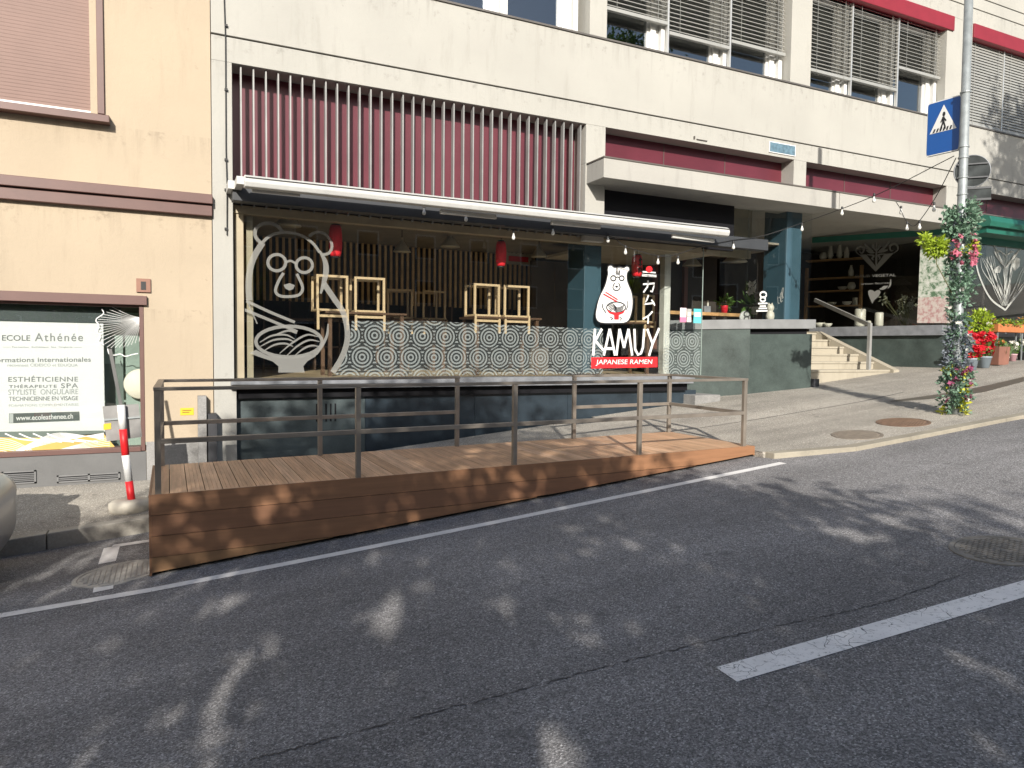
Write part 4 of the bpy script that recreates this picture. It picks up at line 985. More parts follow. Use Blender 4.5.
fig([(-.06, .14), (.04, .14), (-.10, -.10), (-.20, -.10)]); fig([(0, .14), (.09, .14), (.16, .0), (.17, -.10), (.08, -.10), (.07, .0)]); fig([(-.05, .34), (-.17, .18), (-.12, .15), (-.01, .27)]); fig([(.05, .34), (.20, .20), (.16, .16), (.04, .26)])
for k in range(6): x = -.62+.2*k; fig([(x, -.16), (x+.11, -.16), (x+.16 if k > 2 else x+.19, -.03), (x+.07 if k > 2 else x+.10, -.03)])
g.build('pictogram', [M_vwh, M_vbk], CS, fixn=True)
# the round sign seen from behind, and its plate
zc2 = U(971, 173, py_).z; cc = pole_at(zc2)+Vector((.10, -.07, 0)); nb = Vector((-.72, -.69, 0)).normalized(); eb = Vector((0, 0, 1)).cross(nb).normalized()
RS = thing('round_sign', 'round road sign on the pole, seen from its grey back', 'road sign', cc)
rr = .235
g = MB(); N = 36
for d0, d1, r0 in ((0.0, .02, rr),):
    vs = [cc+(eb*math.cos(6.2832*k/N)+Vector((0, 0, 1))*math.sin(6.2832*k/N))*r0+nb*d for d in (d0, d1) for k in range(N)]
    g.add(vs, [tuple(range(N)), tuple(range(2*N-1, N-1, -1))]+[(k, (k+1) % N, N+(k+1) % N, N+k) for k in range(N)])
g.build('disc', mat('sign_back', (.045, .05, .05), .9, .0, .4, 6, spec=.1), RS, fixn=True)
g = MB(); g.tube([cc+(eb*math.cos(6.2832*k/N)+Vector((0, 0, 1))*math.sin(6.2832*k/N))*rr+nb*.012 for k in range(N+1)], .009, 6, cap=False); g.build('rim', M_steel, RS, smooth=True)
g = MB(); 
for dz in (-.1, .1): g.bar(cc+Vector((0, 0, dz))-eb*.2+nb*.03, cc+Vector((0, 0, dz))+eb*.2+nb*.03, .03, .02)
g.build('bracket', M_grey, RS)
z3 = U(978, 197, py_).z; c3_ = pole_at(z3)+Vector((.12, -.10, 0))
SPl = thing('sign_plate', 'small rectangular supplementary plate below the round sign on the pole', 'road sign', c3_)
g = MB(); a = c3_-eb*.16; b = c3_+eb*.22; g.bar(a, b, .012, .20); g.build('plate', MATS['sign_back'], SPl); g = MB(); g.bar(a-nb*-.01+Vector((0, 0, .085)), b+nb*.01+Vector((0, 0, .085)), .016, .03); g.bar(a+nb*.01-Vector((0, 0, .085)), b+nb*.01-Vector((0, 0, .085)), .016, .03); g.build('bracket', M_grey, SPl)

# ---------------------------------------------------------------- plants
M_euc = leafmat('eucalyptus_leaf', (.16, .26, .18)); M_euc2 = leafmat('dusty_leaf', (.15, .17, .20)); M_lime = leafmat('lime_leaf', (.30, .40, .03)); M_leaf = leafmat('green_leaf', (.09, .17, .035)); M_pink = leafmat('pink_petal', (.55, .17, .24)); M_purp = leafmat('mauve_petal', (.30, .07, .15)); M_whp = leafmat('white_petal', (.68, .66, .60), .1); M_redp = leafmat('red_petal', (.58, .015, .03)); M_yel = leafmat('yellow_leaf', (.50, .50, .05)); M_orp = leafmat('orange_petal', (.50, .20, .06)); M_gra = leafmat('grassy_leaf', (.16, .24, .10)); M_stem = mat('stem', (.10, .10, .04), .7)
def rv(): 
    v = Vector((random.gauss(0, 1), random.gauss(0, 1), random.gauss(0, 1))); return v.normalized()
def blob(mb, c, r, n_, L0, W0, mi=0, fill=.6, up=.2):
    c = Vector(c); r = Vector(r) if not isinstance(r, (int, float)) else Vector((r, r, r))
    for _ in range(n_):
        d = rv(); q = random.uniform(fill, 1.0); p = c+Vector((d.x*r.x, d.y*r.y, d.z*r.z))*q
        o = (d*.8+rv()*.7+Vector((0, 0, up))).normalized(); mb.leaf(p, o, rv(), L0*random.uniform(.7, 1.3), W0*random.uniform(.7, 1.3), mi)
def flower(mb, c, r, mi=0, n_=6):
    c = Vector(c); a = rv()
    if a.y > 0: a = -a
    e1 = a.orthogonal().normalized(); e2 = a.cross(e1)
    for k in range(n_):
        t = 6.2832*k/n_; d = (e1*math.cos(t)+e2*math.sin(t)+a*.35).normalized(); mb.leaf(c, d, a, r, r*.75, mi)
random.seed(21)
GA = thing('flower_garland', 'garland of eucalyptus leaves and flowers wound round the foot of the pole', 'garland', pb)
ztop = U(963, 206, py_).z; zv = lambda v: U(958, v, py_).z
def gz(z0, z1, r0, n_, L0, W0, mi, mb):
    for _ in range(n_):
        z = random.uniform(z0, z1); a = random.uniform(0, 6.2832); r = r0*random.uniform(.45, 1.0)*(1+.25*math.sin(z*5+a)); c = pole_at(z)
        mb.leaf(c+Vector((math.cos(a)*r, math.sin(a)*r, 0)), Vector((math.cos(a), math.sin(a), random.uniform(-.6, .6)))+rv()*.6, rv(), L0*random.uniform(.7, 1.3), W0*random.uniform(.7, 1.3), mi)
def clumps(z0, z1, r0, n_, per, L0, W0, mb, rc=.075):
    for _ in range(n_):
        z = random.uniform(z0, z1); a = random.uniform(0, 6.2832); d = Vector((math.cos(a), math.sin(a), 0)); c = pole_at(z)+d*r0*random.uniform(.6, 1.15)
        for _ in range(per):
            q = rv(); mb.leaf(c+q*rc*random.random(), q+d*.5+rv()*.4, rv(), L0*random.uniform(.6, 1.3), W0*random.uniform(.7, 1.3))
g = MB(); clumps(zv(240), ztop, .15, 48, 16, .075, .065, g, .11); clumps(zv(300), zv(250), .14, 44, 16, .06, .045, g, .09); clumps(zv(345), zv(300), .11, 22, 15, .065, .045, g, .09); clumps(zv(413), zv(366), .15, 50, 15, .07, .055, g, .10); gz(zv(414), zv(240), .07, 420, .07, .05, 0, g)
blob(g, pole_at(zv(212))+Vector((.13, -.06, 0)), .11, 80, .07, .06); g.build('eucalyptus', M_euc, GA)
g = MB(); clumps(zv(372), zv(318), .125, 50, 15, .06, .032, g, .10); clumps(zv(255), ztop, .11, 6, 12, .055, .045, g); g.build('dusty_foliage', M_euc2, GA)
g = MB(); clumps(zv(412), zv(368), .165, 24, 9, .07, .045, g, .06); clumps(zv(262), zv(246), .14, 5, 9, .06, .045, g, .06); g.build('yellow_foliage', M_yel, GA)
def each(name, m, parent, spots, r, n_=6):
    for p in spots: q = MB(); flower(q, p, r*random.uniform(.8, 1.2), 0, n_); flower(q, p+Vector((0, 0, .006)), r*.6, 0, n_); q.build(name, m, parent)
def ring(n_, v0, v1, r): 
    o = []
    for _ in range(n_): a = random.uniform(-3.3, .5); o.append(pole_at(random.uniform(zv(v0), zv(v1)))+Vector((math.cos(a)*r, math.sin(a)*r, 0)))
    return o
each('pink_flower', M_pink, GA, ring(30, 265, 236, .19), .06); each('mauve_flower', M_purp, GA, ring(18, 400, 365, .19), .06); each('mauve_flower', M_pink, GA, ring(5, 392, 366, .17), .05); each('white_flower', M_whp, GA, ring(16, 412, 235, .19), .05)
c = U(937, 247, py_+.2); HP = thing('climbing_plant', 'bright lime green plant bushing out on the left of the pole', 'plant', c-Vector((0, 0, .2)))
g = MB(); blob(g, c, (.20, .14, .15), 420, .075, .042, 0, .2, -.1); blob(g, U(925, 240, py_+.2), (.10, .08, .10), 110, .07, .04, 0, .2); blob(g, U(972, 250, py_-.1), (.08, .08, .12), 120, .07, .04); g.build('leaves', M_lime, HP)
g = MB(); g.tube([pole_at(zv(300))+Vector((-.08, 0, 0)), c+Vector((0, 0, -.25)), c], .008, 5); g.build('stem', M_stem, HP)

def potted(kind, label, u, v, y, w_, h_, potm, crowns, square=False, group='potted plants of the flower stall', cat='potted plant'):
    b = U(u, v, y); zb = zside(b.x, y); b.z = zb
    t = thing(kind, label, cat, b, group); g = MB()
    if square: g.hexa([(b.x+a*w_*k, b.y+c_*w_*k, zb+h) for h, k in ((0, .46), (h_, .5)) for a, c_ in ((-1, -1), (1, -1), (1, 1), (-1, 1))])
    else: g.lathe(b, [(w_*.36, 0), (w_*.5, h_*.86), (w_*.53, h_*.87), (w_*.53, h_), (w_*.47, h_), (w_*.45, h_*.9)], 20)
    g.build('pot', potm, t, smooth=not square)
    for nm, m, fn in crowns:
        if nm == 'flower': each(nm, m, t, fn(b+Vector((0, 0, h_))), m_r.get(m.name, .05))
        else: q = MB(); fn(q, b+Vector((0, 0, h_))); q.build(nm, m, t)
    return t
M_gpot = mat('grey_pot', (.24, .29, .33), .5); M_bpot = mat('brown_planter', (.22, .10, .07), .6, 0, .15); M_trough = mat('rust_trough', (.42, .145, .05), .65, 0, .15, 4); M_clay = mat('pale_pot', (.48, .42, .36), .7); M_ppot = mat('pink_pot', (.55, .33, .36), .6)
m_r = {'red_petal': .09, 'orange_petal': .05, 'white_petal': .055}
def rbox(n_, x, y, z0, z1): return lambda p: [p+Vector((random.uniform(-x, x), random.uniform(-y, y), random.uniform(z0, z1))) for _ in range(n_)]
def redspots(p): return [p+Vector((d.x*.24, d.y*.2, .28+d.z*.26)) for d in [rv() for _ in range(34)]]
def cr_red(): return [('leaves', M_leaf, lambda q, p: blob(q, p+Vector((0, 0, .16)), (.2, .18, .2), 90, .1, .06)), ('flower', M_redp, redspots)]
y_s = 10.2
potted('flower_pot', 'grey pot of red flowers, hard against the garlanded pole', 971, 370, 9.9, .27, .26, M_gpot, cr_red())
potted('flower_pot', 'grey pot of red flowers beside the brown square planter', 983.5, 369, 9.9, .30, .26, M_gpot, cr_red())
potted('square_planter', 'brown square planter box between the red flowers and the small pots', 994.5, 368, 10.05, .42, .42, M_bpot, [('leaves', M_leaf, lambda q, p: blob(q, p+Vector((0, 0, .06)), (.18, .18, .1), 60, .08, .05)), ('flower', M_orp, rbox(14, .2, .2, .05, .18))], True, cat='planter')
potted('herb_pot', 'pale pot with a tuft of grassy leaves', 1004, 366, 10.0, .20, .16, M_clay, [('leaves', M_gra, lambda q, p: [q.leaf(p+Vector((random.gauss(0, .06), random.gauss(0, .06), 0)), Vector((random.gauss(0, .5), random.gauss(0, .5), 1)), rv(), random.uniform(.2, .38), .018) for _ in range(170)])])
potted('herb_pot', 'small pink pot of cream flowers behind the grassy tuft', 1012, 363, 10.15, .20, .17, M_ppot, [('leaves', M_leaf, lambda q, p: blob(q, p+Vector((0, 0, .12)), (.14, .12, .12), 80, .07, .04)), ('flower', M_whp, rbox(14, .14, .1, .14, .28))])
potted('herb_pot', 'dark pot of white flowers at the right edge', 1023, 361, 10.1, .28, .2, M_dark, [('leaves', M_leaf, lambda q, p: blob(q, p+Vector((0, 0, .12)), (.2, .16, .14), 120, .08, .05)), ('flower', M_whp, rbox(14, .18, .12, .16, .28))])
potted('flowering_shrub', 'lime green shrub with white blooms standing behind the red flowers', 978, 362, 10.3, .34, .34, M_dark, [('leaves', [M_lime, M_leaf], lambda q, p: (blob(q, p+Vector((0, 0, .62)), (.34, .25, .36), 420, .11, .06, 0, .35), blob(q, p+Vector((0, 0, .25)), (.25, .2, .3), 160, .1, .06, 1))), ('flower', M_whp, lambda p: [p+Vector((0, 0, .62))+Vector((d.x*.33, -abs(d.y)*.25, d.z*.35)) for d in [rv() for _ in range(10)]])])
for (u0, u1, vt, vb, y), lb in (((993, 1021, 325, 332, 10.12), 'rust coloured trough of trailing green plants on metal legs'), ((1022.5, 1056, 322, 330.5, 10.12), 'rust coloured trough cut by the right edge of the photo'), ((984, 993.5, 326.5, 333, 10.3), 'rust coloured trough end half hidden by the lime green shrub')):
    a, b = U(u0, vb, y), U(u1, vt, y); t = thing('planter_trough', lb, 'planter', Vector((a.x, y, zside(a.x, y))), 'rust coloured troughs outside the florist')
    g = MB(); g.box(a.x, b.x, y-.12, y+.12, a.z, a.z+.19); g.build('trough', M_trough, t, bevel=.008)
    for x in (a.x+.06, b.x-.06):
        g = MB(); g.box(x-.012, x+.012, y-.08, y-.056, zside(x, y)-.02, a.z); g.box(x-.012, x+.012, y+.056, y+.08, zside(x, y)-.02, a.z); g.build('leg', M_galv, t)
    g = MB(); random.seed(int(u0)); 
    for k in range(int((b.x-a.x)*260)): g.leaf((random.uniform(a.x-.03, b.x+.03), y+random.uniform(-.16, .1), a.z+.19+random.uniform(-.06, .1)), Vector((random.gauss(0, 1), random.gauss(-.4, 1), random.uniform(-.4, 1))), rv(), .09, .04, 0 if random.random() < .55 else (1 if random.random() < .6 else 2))
    g.build('plants', [M_lime, M_leaf, M_orp], t)
# florist displays behind the glass: a shelf unit and the ware standing on it
sa, sb = U(806, 260, 15.2), U(861, 258, 13.9); sdir = (sb-sa); sdir.z = 0; slen = sdir.length; sdir.normalize(); sn = Vector((-sdir.y, sdir.x, 0))
FS = thing('display_shelf', 'wooden display shelf of vases seen through the florist glass', 'shelf', Vector((sa.x, sa.y, .45)))
shz = [U(830, v, 14.6).z for v in (259.5, 278, 291, 306)]
sh_levels = [1.75, 1.32, 1.0, .72]
sh_levels = [shz[0], shz[1], shz[2], shz[3]]
for z in sh_levels: g = MB(); g.bar(Vector((sa.x, sa.y, z))+sn*.15, Vector((sb.x, sb.y, z))+sn*.15, .35, .03); g.build('board', M_ply, FS)
for t_ in (0, 1): p = Vector((sa.x, sa.y, 0))+sdir*slen*t_+sn*.15; g = MB(); g.bar(p+Vector((0, 0, .44)), p+Vector((0, 0, 2.5)), .07, .07); g.build('upright', M_ply, FS)
M_cer = mat('pale_ceramic', (.55, .52, .44), .4, 0, .05)
VP = {'bottle': [(.05, 0), (.07, .03), (.075, .15), (.045, .24), (.028, .30), (.03, .33)], 'tall': [(.04, 0), (.085, .10), (.06, .25), (.04, .34), (.055, .40)], 'round': [(.04, 0), (.10, .05), (.11, .12), (.08, .20), (.05, .22)], 'bowl': [(.05, 0), (.10, .04), (.13, .10), (.12, .10)], 'cyl': [(.06, 0), (.07, .02), (.07, .20), (.06, .21)]}
vases = [(822, 0, 'round', 'squat pale vase at the left end of the top shelf'), (829, 0, 'tall', 'tall waisted vase second on the top shelf'), (838, 0, 'tall', 'tall waisted vase third on the top shelf'), (845, 0, 'bottle', 'slim necked bottle at the right end of the top shelf'),
         (850, 1, 'bottle', 'small bottle on the second shelf near the upright'), (842, 2, 'bowl', 'dark rimmed bowl on the third shelf'), (851, 2, 'round', 'round jar on the third shelf'), (832, 3, 'bowl', 'pale bowl at the left of the fourth shelf'), (847, 3, 'bowl', 'pale bowl at the middle of the fourth shelf'), (855, 3, 'cyl', 'white beaker at the right of the fourth shelf')]
for u, lv_, kd, lb in vases:
    z = sh_levels[lv_]+.016
    p = UP(u, 300, Vector((sa.x, sa.y, 0))+sn*.1, sn); p.z = z
    tag(MB().lathe(p, VP[kd], 14).build('vase', M_cer, smooth=True, origin=p), lb, 'vase', 'pale ware on the florist shelf')
def inner(u, v, off_=-.45):
    p = UP(u, v, P1-nF*-off_, nF); return p
for u, v, kd, k_, lb in ((820, 318, 'bowl', 1.1, 'white bowl on the florist ledge, leftmost'), (828, 318, 'bowl', .9, 'white bowl on the florist ledge, second from the left'), (860, 319, 'cyl', 1.9, 'tall cream planter behind the end of the handrail'), (879, 320, 'cyl', 1.45, 'square topped cream planter below the heart emblem'), (869, 320, 'round', .6, 'small grey pot between the two cream planters')):
    p = inner(u, v, -.35); p.z = .70; tag(MB().lathe(p, [(r*k_, h*k_*1.15) for r, h in VP[kd]], 18).build('planter_pot', M_cer, smooth=True, origin=p), lb, 'pot', 'pots on the florist ledge')
random.seed(8)
p = inner(905, 318, -.5); p.z = .70; t = thing('dried_bouquet', 'dark dried branches standing behind the florist glass', 'plant', p); g = MB()
for k in range(26): d = Vector((random.gauss(0, .3), random.gauss(0, .3), 1)); e_ = p+d*random.uniform(.3, .75); g.tube([p, p+d*.2, e_], .006, 4); [g.leaf(e_+rv()*.05, rv(), rv(), .09, .04, 1) for _ in range(7)]
g.build('branches', [M_stem, leafmat('dry_leaf', (.20, .20, .14))], t)

# ================================================================ RESTAURANT INTERIOR THINGS
def make_table(x, y, label):
    zf = -.462; t = thing('table', label, 'table', (x, y, zf), 'restaurant tables')
    MB().box(x-.68, x+.68, y-.36, y+.36, zf+1.02, zf+1.055).build('tabletop', M_table, t, bevel=.006)
    for a in (-.6, .6):
        for b in (-.3, .3): MB().box(x+a-.03, x+a+.03, y+b-.03, y+b+.03, zf, zf+1.019).build('leg', M_table, t)
    return zf+1.057
def make_chair():
    t = thing('wooden_chair', 'pale wooden chair upside down on a table', 'chair', (0, 0, 0), 'chairs turned upside down on the tables')
    s = .255; q = .038; h = .58
    MB().box(-s, s, -.22, .22, 0.0, .035).build('seat', M_chair, t, bevel=.006)           # seat rests on the table
    for a in (-1, 1):
        for b in (-1, 1): x, y = a*(s-q/2), b*(.22-q/2); MB().box(x-q/2, x+q/2, y-q/2, y+q/2, .036, h).build('leg', M_chair, t)
    for b in (-1, 1): y = b*(.22-q/2); MB().box(-s+q, s-q, y-q/2, y+q/2, h-q, h).build('foot_rail', M_chair, t)
    for a in (-1, 1): x = a*(s-q/2); MB().box(x-q/2, x+q/2, -.22-q, -.221, -.30, .034).build('back_post', M_chair, t)
    MB().box(-s+q, s-q, -.25, -.235, -.10, -.06).build('backrest', M_chair, t); return t
t1 = make_table(2.95, 12.0, 'dark table under upturned chairs behind the white bear outline')
t2 = make_table(5.55, 12.05, 'dark table under upturned chairs in the middle of the restaurant window')
t3 = make_table(8.25, 12.3, 'dark table behind the red and white restaurant sign')
make_table(4.4, 13.9, 'dark table deeper inside, seen between the two window tables')
ch0 = make_chair(); first = True
def chair_px(u, y, z, label, rz=0, dz=0):
    global first
    o = ch0 if first else copy_tree(ch0); first = False
    o.location = (U(u, 300, y).x, y, z+dz); o.rotation_euler = (0, 0, rz); o['label'] = label
chair_px(329.5, 11.88, t1, 'upturned wooden chair at the left, just right of the bear snout', .02); chair_px(367, 11.92, t1, 'upturned wooden chair half covered by the thick right line of the bear', -.03)
chair_px(482, 11.95, t2, 'upturned wooden chair, left of the pair in the middle of the window', .03); chair_px(512, 11.95, t2, 'upturned wooden chair, right of the pair in the middle of the window', -.02)
chair_px(640, 12.3, t3, 'upturned wooden chair seen past the small white bear', .5)
chair_px(430, 13.9, t2, 'upturned wooden chair deep in the shade between the two window pairs', .1); chair_px(398, 13.9, t2, 'upturned wooden chair in shade right of the thick bear line', -.1)
def lantern(c, r, h, label, marks=True):
    t = thing('paper_lantern', label, 'lantern', c-Vector((0, 0, h/2)), 'red paper lanterns in the restaurant'); g = MB()
    n_ = 14; pr = []
    for i in range(n_+1): a = i/n_; rr_ = r*(.72+.28*math.sin(math.pi*a)**.5)*(1-.03*(i % 2)); pr.append((rr_, -h/2+h*a))
    g.lathe(c, pr, 20); g.build('shade', M_vrd_l, t, smooth=True)
    for s_ in (-1, 1): MB().lathe(c+Vector((0, 0, s_*h/2)), [(r*.6, -.02), (r*.6, .02)], 16).build('cap', M_cable, t)
    MB().tube([c+Vector((0, 0, h/2)), Vector((c.x, c.y, 2.24))], .006, 5).build('cord', M_cable, t)
    if marks:
        g = MB()
        for st in ([(-.3, .25), (.3, .28)], [(0, .38), (0, -.05)], [(-.3, .02), (.3, .05)], [(-.25, -.15), (.2, -.12), (.15, -.3)], [(-.2, -.15), (-.22, -.35)]):
            ribbon(g, [c+Vector((a*r*1.2, -r*1.04, b*h)) for a, b in st], .03)
        g.build('character', M_vbk, t)
M_vrd_l = mat('lantern_red', (.78, .016, .028), .6, 0, .05)
lantern(U(335.5, 241, 11.3), .105, .48, 'red lantern behind the right ear of the bear outline', False); lantern(U(501, 254, 11.3), .095, .42, 'red lantern in front of the small wall banner', False); lantern(U(637, 266, 11.3), .105, .40, 'red lantern with black characters over the white bear sign')
def pendant(c, r, label):
    t = thing('pendant_lamp', label, 'lamp', c, 'pale cone lamps on the restaurant ceiling')
    MB().lathe(c, [(r, 0), (r*.98, .01), (r*.35, .17), (r*.16, .2), (r*.14, .27)], 24).build('shade', mat('lamp_cream', (.50, .46, .36), .5), t, smooth=True); MB().tube([c+Vector((0, 0, .26)), Vector((c.x, c.y, 2.3 if c.x < 9 else 2.9))], .008, 5).build('cord', M_cable, t)
for u, v, y, r, lb in ((402, 252, 13.2, .17, 'cone lamp left of centre before the slatted screen'), (450, 247, 13.4, .2, 'cone lamp in the middle before the slatted screen'), (539, 257, 13.0, .17, 'cone lamp right of the wall banner'), (288, 226, 12.5, .22, 'wide cone lamp above the head of the bear outline'), (735, 262, 12.6, .28, 'white cone lamp over the counter with the orchid'), (692, 266, 12.8, .22, 'cone lamp left of the counter, above the leaflets')): pendant(U(u, v, y), r, lb)
# banner on the inner wall
a = U(508, 262, 15.0); b = U(528, 240, 15.0)
t = thing('wall_banner', 'small banner with the restaurant name hanging behind the middle lantern', 'banner', Vector((a.x, 15, a.z))); g = MB(); g.box(a.x-.25, b.x+.1, 14.98, 15.0, a.z-.05, b.z+.05); g.build('cloth', M_iwall, t)
g = MB(); put_text(g, 'KAMUY', Vector((a.x, 14.97, a.z+.2)), Vector((b.x, 14.97, a.z+.2)), Vector((a.x, 14.97, b.z)), 0, offset=.01); g.add([(a.x, 14.97, a.z+.02), (b.x, 14.97, a.z+.02), (b.x, 14.97, a.z+.14), (a.x, 14.97, a.z+.14)], [(0, 1, 2, 3)], 1); g.build('lettering', [M_vbk, M_vrd], t)
# counter things
zc_s = .872
def on_counter(u, y=12.35): p = U(u, 305, y); p.z = zc_s; return p
p = on_counter(724.5); t = thing('flower_pot', 'bright red pot with a small green plant on the wooden counter', 'potted plant', p); MB().lathe(p, [(.06, 0), (.085, .15), (.09, .17), (.08, .17)], 16).build('pot', mat('bright_red_pot', (.65, .02, .04), .4), t, smooth=True); g = MB(); blob(g, p+Vector((0, 0, .24)), (.15, .12, .1), 90, .12, .05); g.build('leaves', M_leaf, t)
p = on_counter(754); t = thing('orchid', 'white flowered orchid in a cream pot on the wooden counter', 'potted plant', p); MB().lathe(p, [(.07, 0), (.1, .13), (.105, .17), (.09, .17)], 16).build('pot', M_cer, t, smooth=True)
g = MB(); blob(g, p+Vector((0, 0, .22)), (.22, .15, .1), 40, .26, .07); g.tube([p+Vector((0, 0, .15)), p+Vector((-.02, 0, .5)), p+Vector((-.12, -.02, .62))], .007, 5); g.build('leaves', M_leaf, t); each('flower', M_whp, t, [p+Vector((-.12+random.uniform(-.12, .1), -.05, .60+random.uniform(-.1, .12))) for _ in range(7)], .10, 5)
p = on_counter(706); t = thing('napkin_box', 'small grey box at the left end of the wooden counter', 'box', p); MB().box(p.x-.09, p.x+.09, p.y-.06, p.y+.06, p.z, p.z+.14).build('body', M_steel, t, bevel=.01); MB().tube([p+Vector((.05, 0, .14)), p+Vector((.05, 0, .26))], .02, 8).build('bottle_top', M_cer, t)
# beckoning cat on the ledge
p = UP(770, 319, B_+Vector((0, .33, 0)), Vector((-.02, 1, 0))); p.z = .69
t = tag(MB().lathe(p, [(.06, 0), (.085, .03), (.09, .1), (.065, .17), (.05, .19), (.075, .22), (.08, .27), (.06, .32), (.02, .34)], 16).build('cat_figurine', M_cer, smooth=True, origin=p), 'white cat figurine with one paw raised, on the corner ledge', 'figurine')
for s_ in (-1, 1): MB().lathe(p+Vector((s_*.045, 0, .31)), [(.03, 0), (.004, .06)], 8).build('ear', M_cer, t)
MB().tube([p+Vector((.06, -.04, .13)), p+Vector((.13, -.06, .22)), p+Vector((.12, -.06, .31))], [.03, .03, .025], 8).build('paw', M_cer, t, smooth=True)
# round white seat back near the ledge
p = U(745, 319, 11.75); t = thing('white_chair', 'white rounded chair back showing above the corner ledge', 'chair', (p.x, 11.75, .0))
MB().lathe((p.x, 11.75, .76), [(.02, -.02), (.12, -.018), (.16, 0), (.12, .018), (.02, .02)], 24, axis='y', sy=.9).build('backrest', M_awn, t, smooth=True); MB().box(p.x-.2, p.x+.2, 11.8, 12.15, .33, .37).build('seat', M_awn, t)
for a in (-.15, .15):
    for b in (11.85, 12.1): MB().box(p.x+a-.015, p.x+a+.015, b-.015, b+.015, -.46, .329).build('leg', M_awn, t)
# leaflets on the glass
for u0, u1, v0, v1, cols, lb in ((680, 686.5, 308, 322, ((.75, .62, .66), (.70, .18, .30)), 'pink and white leaflet stuck to the glass, left of three'), (686.8, 691.5, 309, 322, ((.35, .35, .33), (.65, .62, .58)), 'dark photo leaflet stuck to the glass between the two others'), (693.5, 701.5, 309, 323, ((.10, .45, .48), (.12, .55, .58)), 'turquoise leaflet stuck to the glass next to its edge')):
    a, b = U(u0, v1, 10.988), U(u1, v0, 10.988); t = thing('leaflet', lb, 'leaflet', a, 'leaflets stuck to the restaurant glass')
    z = a.z; g = MB(); h = b.z-a.z; g.box(a.x, b.x, 10.988, 10.991, z, z+h*.35, 1); g.box(a.x, b.x, 10.988, 10.991, z+h*.35, z+h, 0)
    g.box(a.x+.02, b.x-.02, 10.985, 10.987, z+h*.45, z+h*.75, 2); g.build('sheet', [mat('leaf_'+lb[:4]+'a', cols[0], .5, 0, .05), mat('leaf_'+lb[:4]+'b', cols[1], .5, 0, .05), M_vwh], t)

# ================================================================ STRING LIGHTS
def string(label, pts, bulbs):
    P = [U(u, v, y) for u, v, y in pts]; t = thing('string_light', label, 'string light', P[0], 'strings of white bulbs')
    sm = smooth_pts([tuple(p) for p in P], 5); MB().tube(sm, .007, 5).build('cable', M_cable, t)
    for u, v, y in bulbs:
        c = U(u, v, y); g = MB(); g.lathe(c, [(.014, .04), (.014, .015), (.022, 0), (.03, -.03), (.022, -.055), (.008, -.062)], 12); b = g.build('bulb', M_bulb, t, smooth=True); MB().lathe(c+Vector((0, 0, .05)), [(.02, 0), (.018, .045)], 10).build('socket', M_cable, b)
string('string of white bulbs looped under the dark beam of the restaurant awning', [(505, 226, 10.42), (553, 231, 10.42), (608, 236, 10.44), (625, 246, 10.4), (658, 256, 10.4), (678, 254, 10.4), (702, 246, 10.42), (733, 240, 10.44)], [(513.5, 236, 10.42), (553, 231.5, 10.42), (608, 239, 10.42), (625.5, 251, 10.4), (658, 261, 10.4), (678, 261, 10.4), (733.5, 246, 10.43), (424, 211, 10.44), (466, 217.5, 10.44)])
string('long straight string of bulbs from the dark beam across to the sign pole', [(733, 240, 10.44), (762, 236, 10.4), (802, 223, 10.0), (874, 196, 8.4), (954, 156, 6.86)], [(802, 228, 10.0), (874, 199, 8.4), (842, 212, 9.1)])
string('slack string of bulbs looping down from the sign pole', [(956, 158, 6.86), (937, 195, 7.6), (921, 219, 8.2), (913, 226, 8.5), (905, 219, 8.9), (900, 208, 9.2), (896, 202, 9.6)], [(919.5, 226, 8.25), (907, 227, 8.7), (901, 211, 9.15), (934, 208, 7.7)])

# ================================================================ RED AND WHITE POST
bp = US(131, 512); bp.z = zside(bp.x, bp.y); RP = thing('barrier_post', 'leaning red and white striped post in a concrete foot beside the terrace', 'post', bp)
g = MB(); zb = bp.z; g.lathe(bp, [(.17, -.03), (.195, .0), (.205, .06), (.20, .10), (.16, .125), (.03, .13)], 28, sx=1.15, sy=.85); g.build('foot', plaster('post_concrete', (.52, .48, .40), (.30, .26, .2), .6), RP, smooth=True)
y_p = bp.y; knots = [(132.5, 508), (129, 481), (125.5, 455), (123, 429), (121, 405)]
for i in range(4):
    a, b = U(*knots[i], y_p), U(*knots[i+1], y_p); MB().tube([a, b], .042, 14).build('band', [M_vrd, M_vwh][i % 2], RP, smooth=True)
a, b = U(121, 405.5, y_p), U(110, 349, y_p); g = MB(); g.bar(a, b, .035, .03); g.build('steel_bar', mat('dull_steel', (.12, .12, .115), .5, .4), RP)
TS = thing('temporary_sign', 'square grey metal sign, seen from behind, hung on the red and white post', 'road sign', U(122, 425, y_p+.06))
g = MB(); q = [U(u, v, y_p+.06) for u, v in ((106.5, 441.5), (142, 437), (138.5, 404), (102.5, 406.5))]; g.hexa([(p.x, p.y+d, p.z) for d in (0,) for p in q]+[(p.x, p.y+.02, p.z) for p in q]); g.build('panel', mat('sign_grey', (.24, .235, .225), .5, .2, .2, 5), TS, fixn=True)
g = MB(); q = [U(u, v, y_p+.055) for u, v in ((103.5, 430), (111, 429), (111, 423), (103.5, 424))]; g.add(q, [(0, 1, 2, 3)]); g.build('sticker', MATS['yellow'], TS)
g = MB(); g.bar(U(104, 420, y_p+.05), U(140, 417, y_p+.05), .02, .02); g.build('bracket', M_galv, TS)

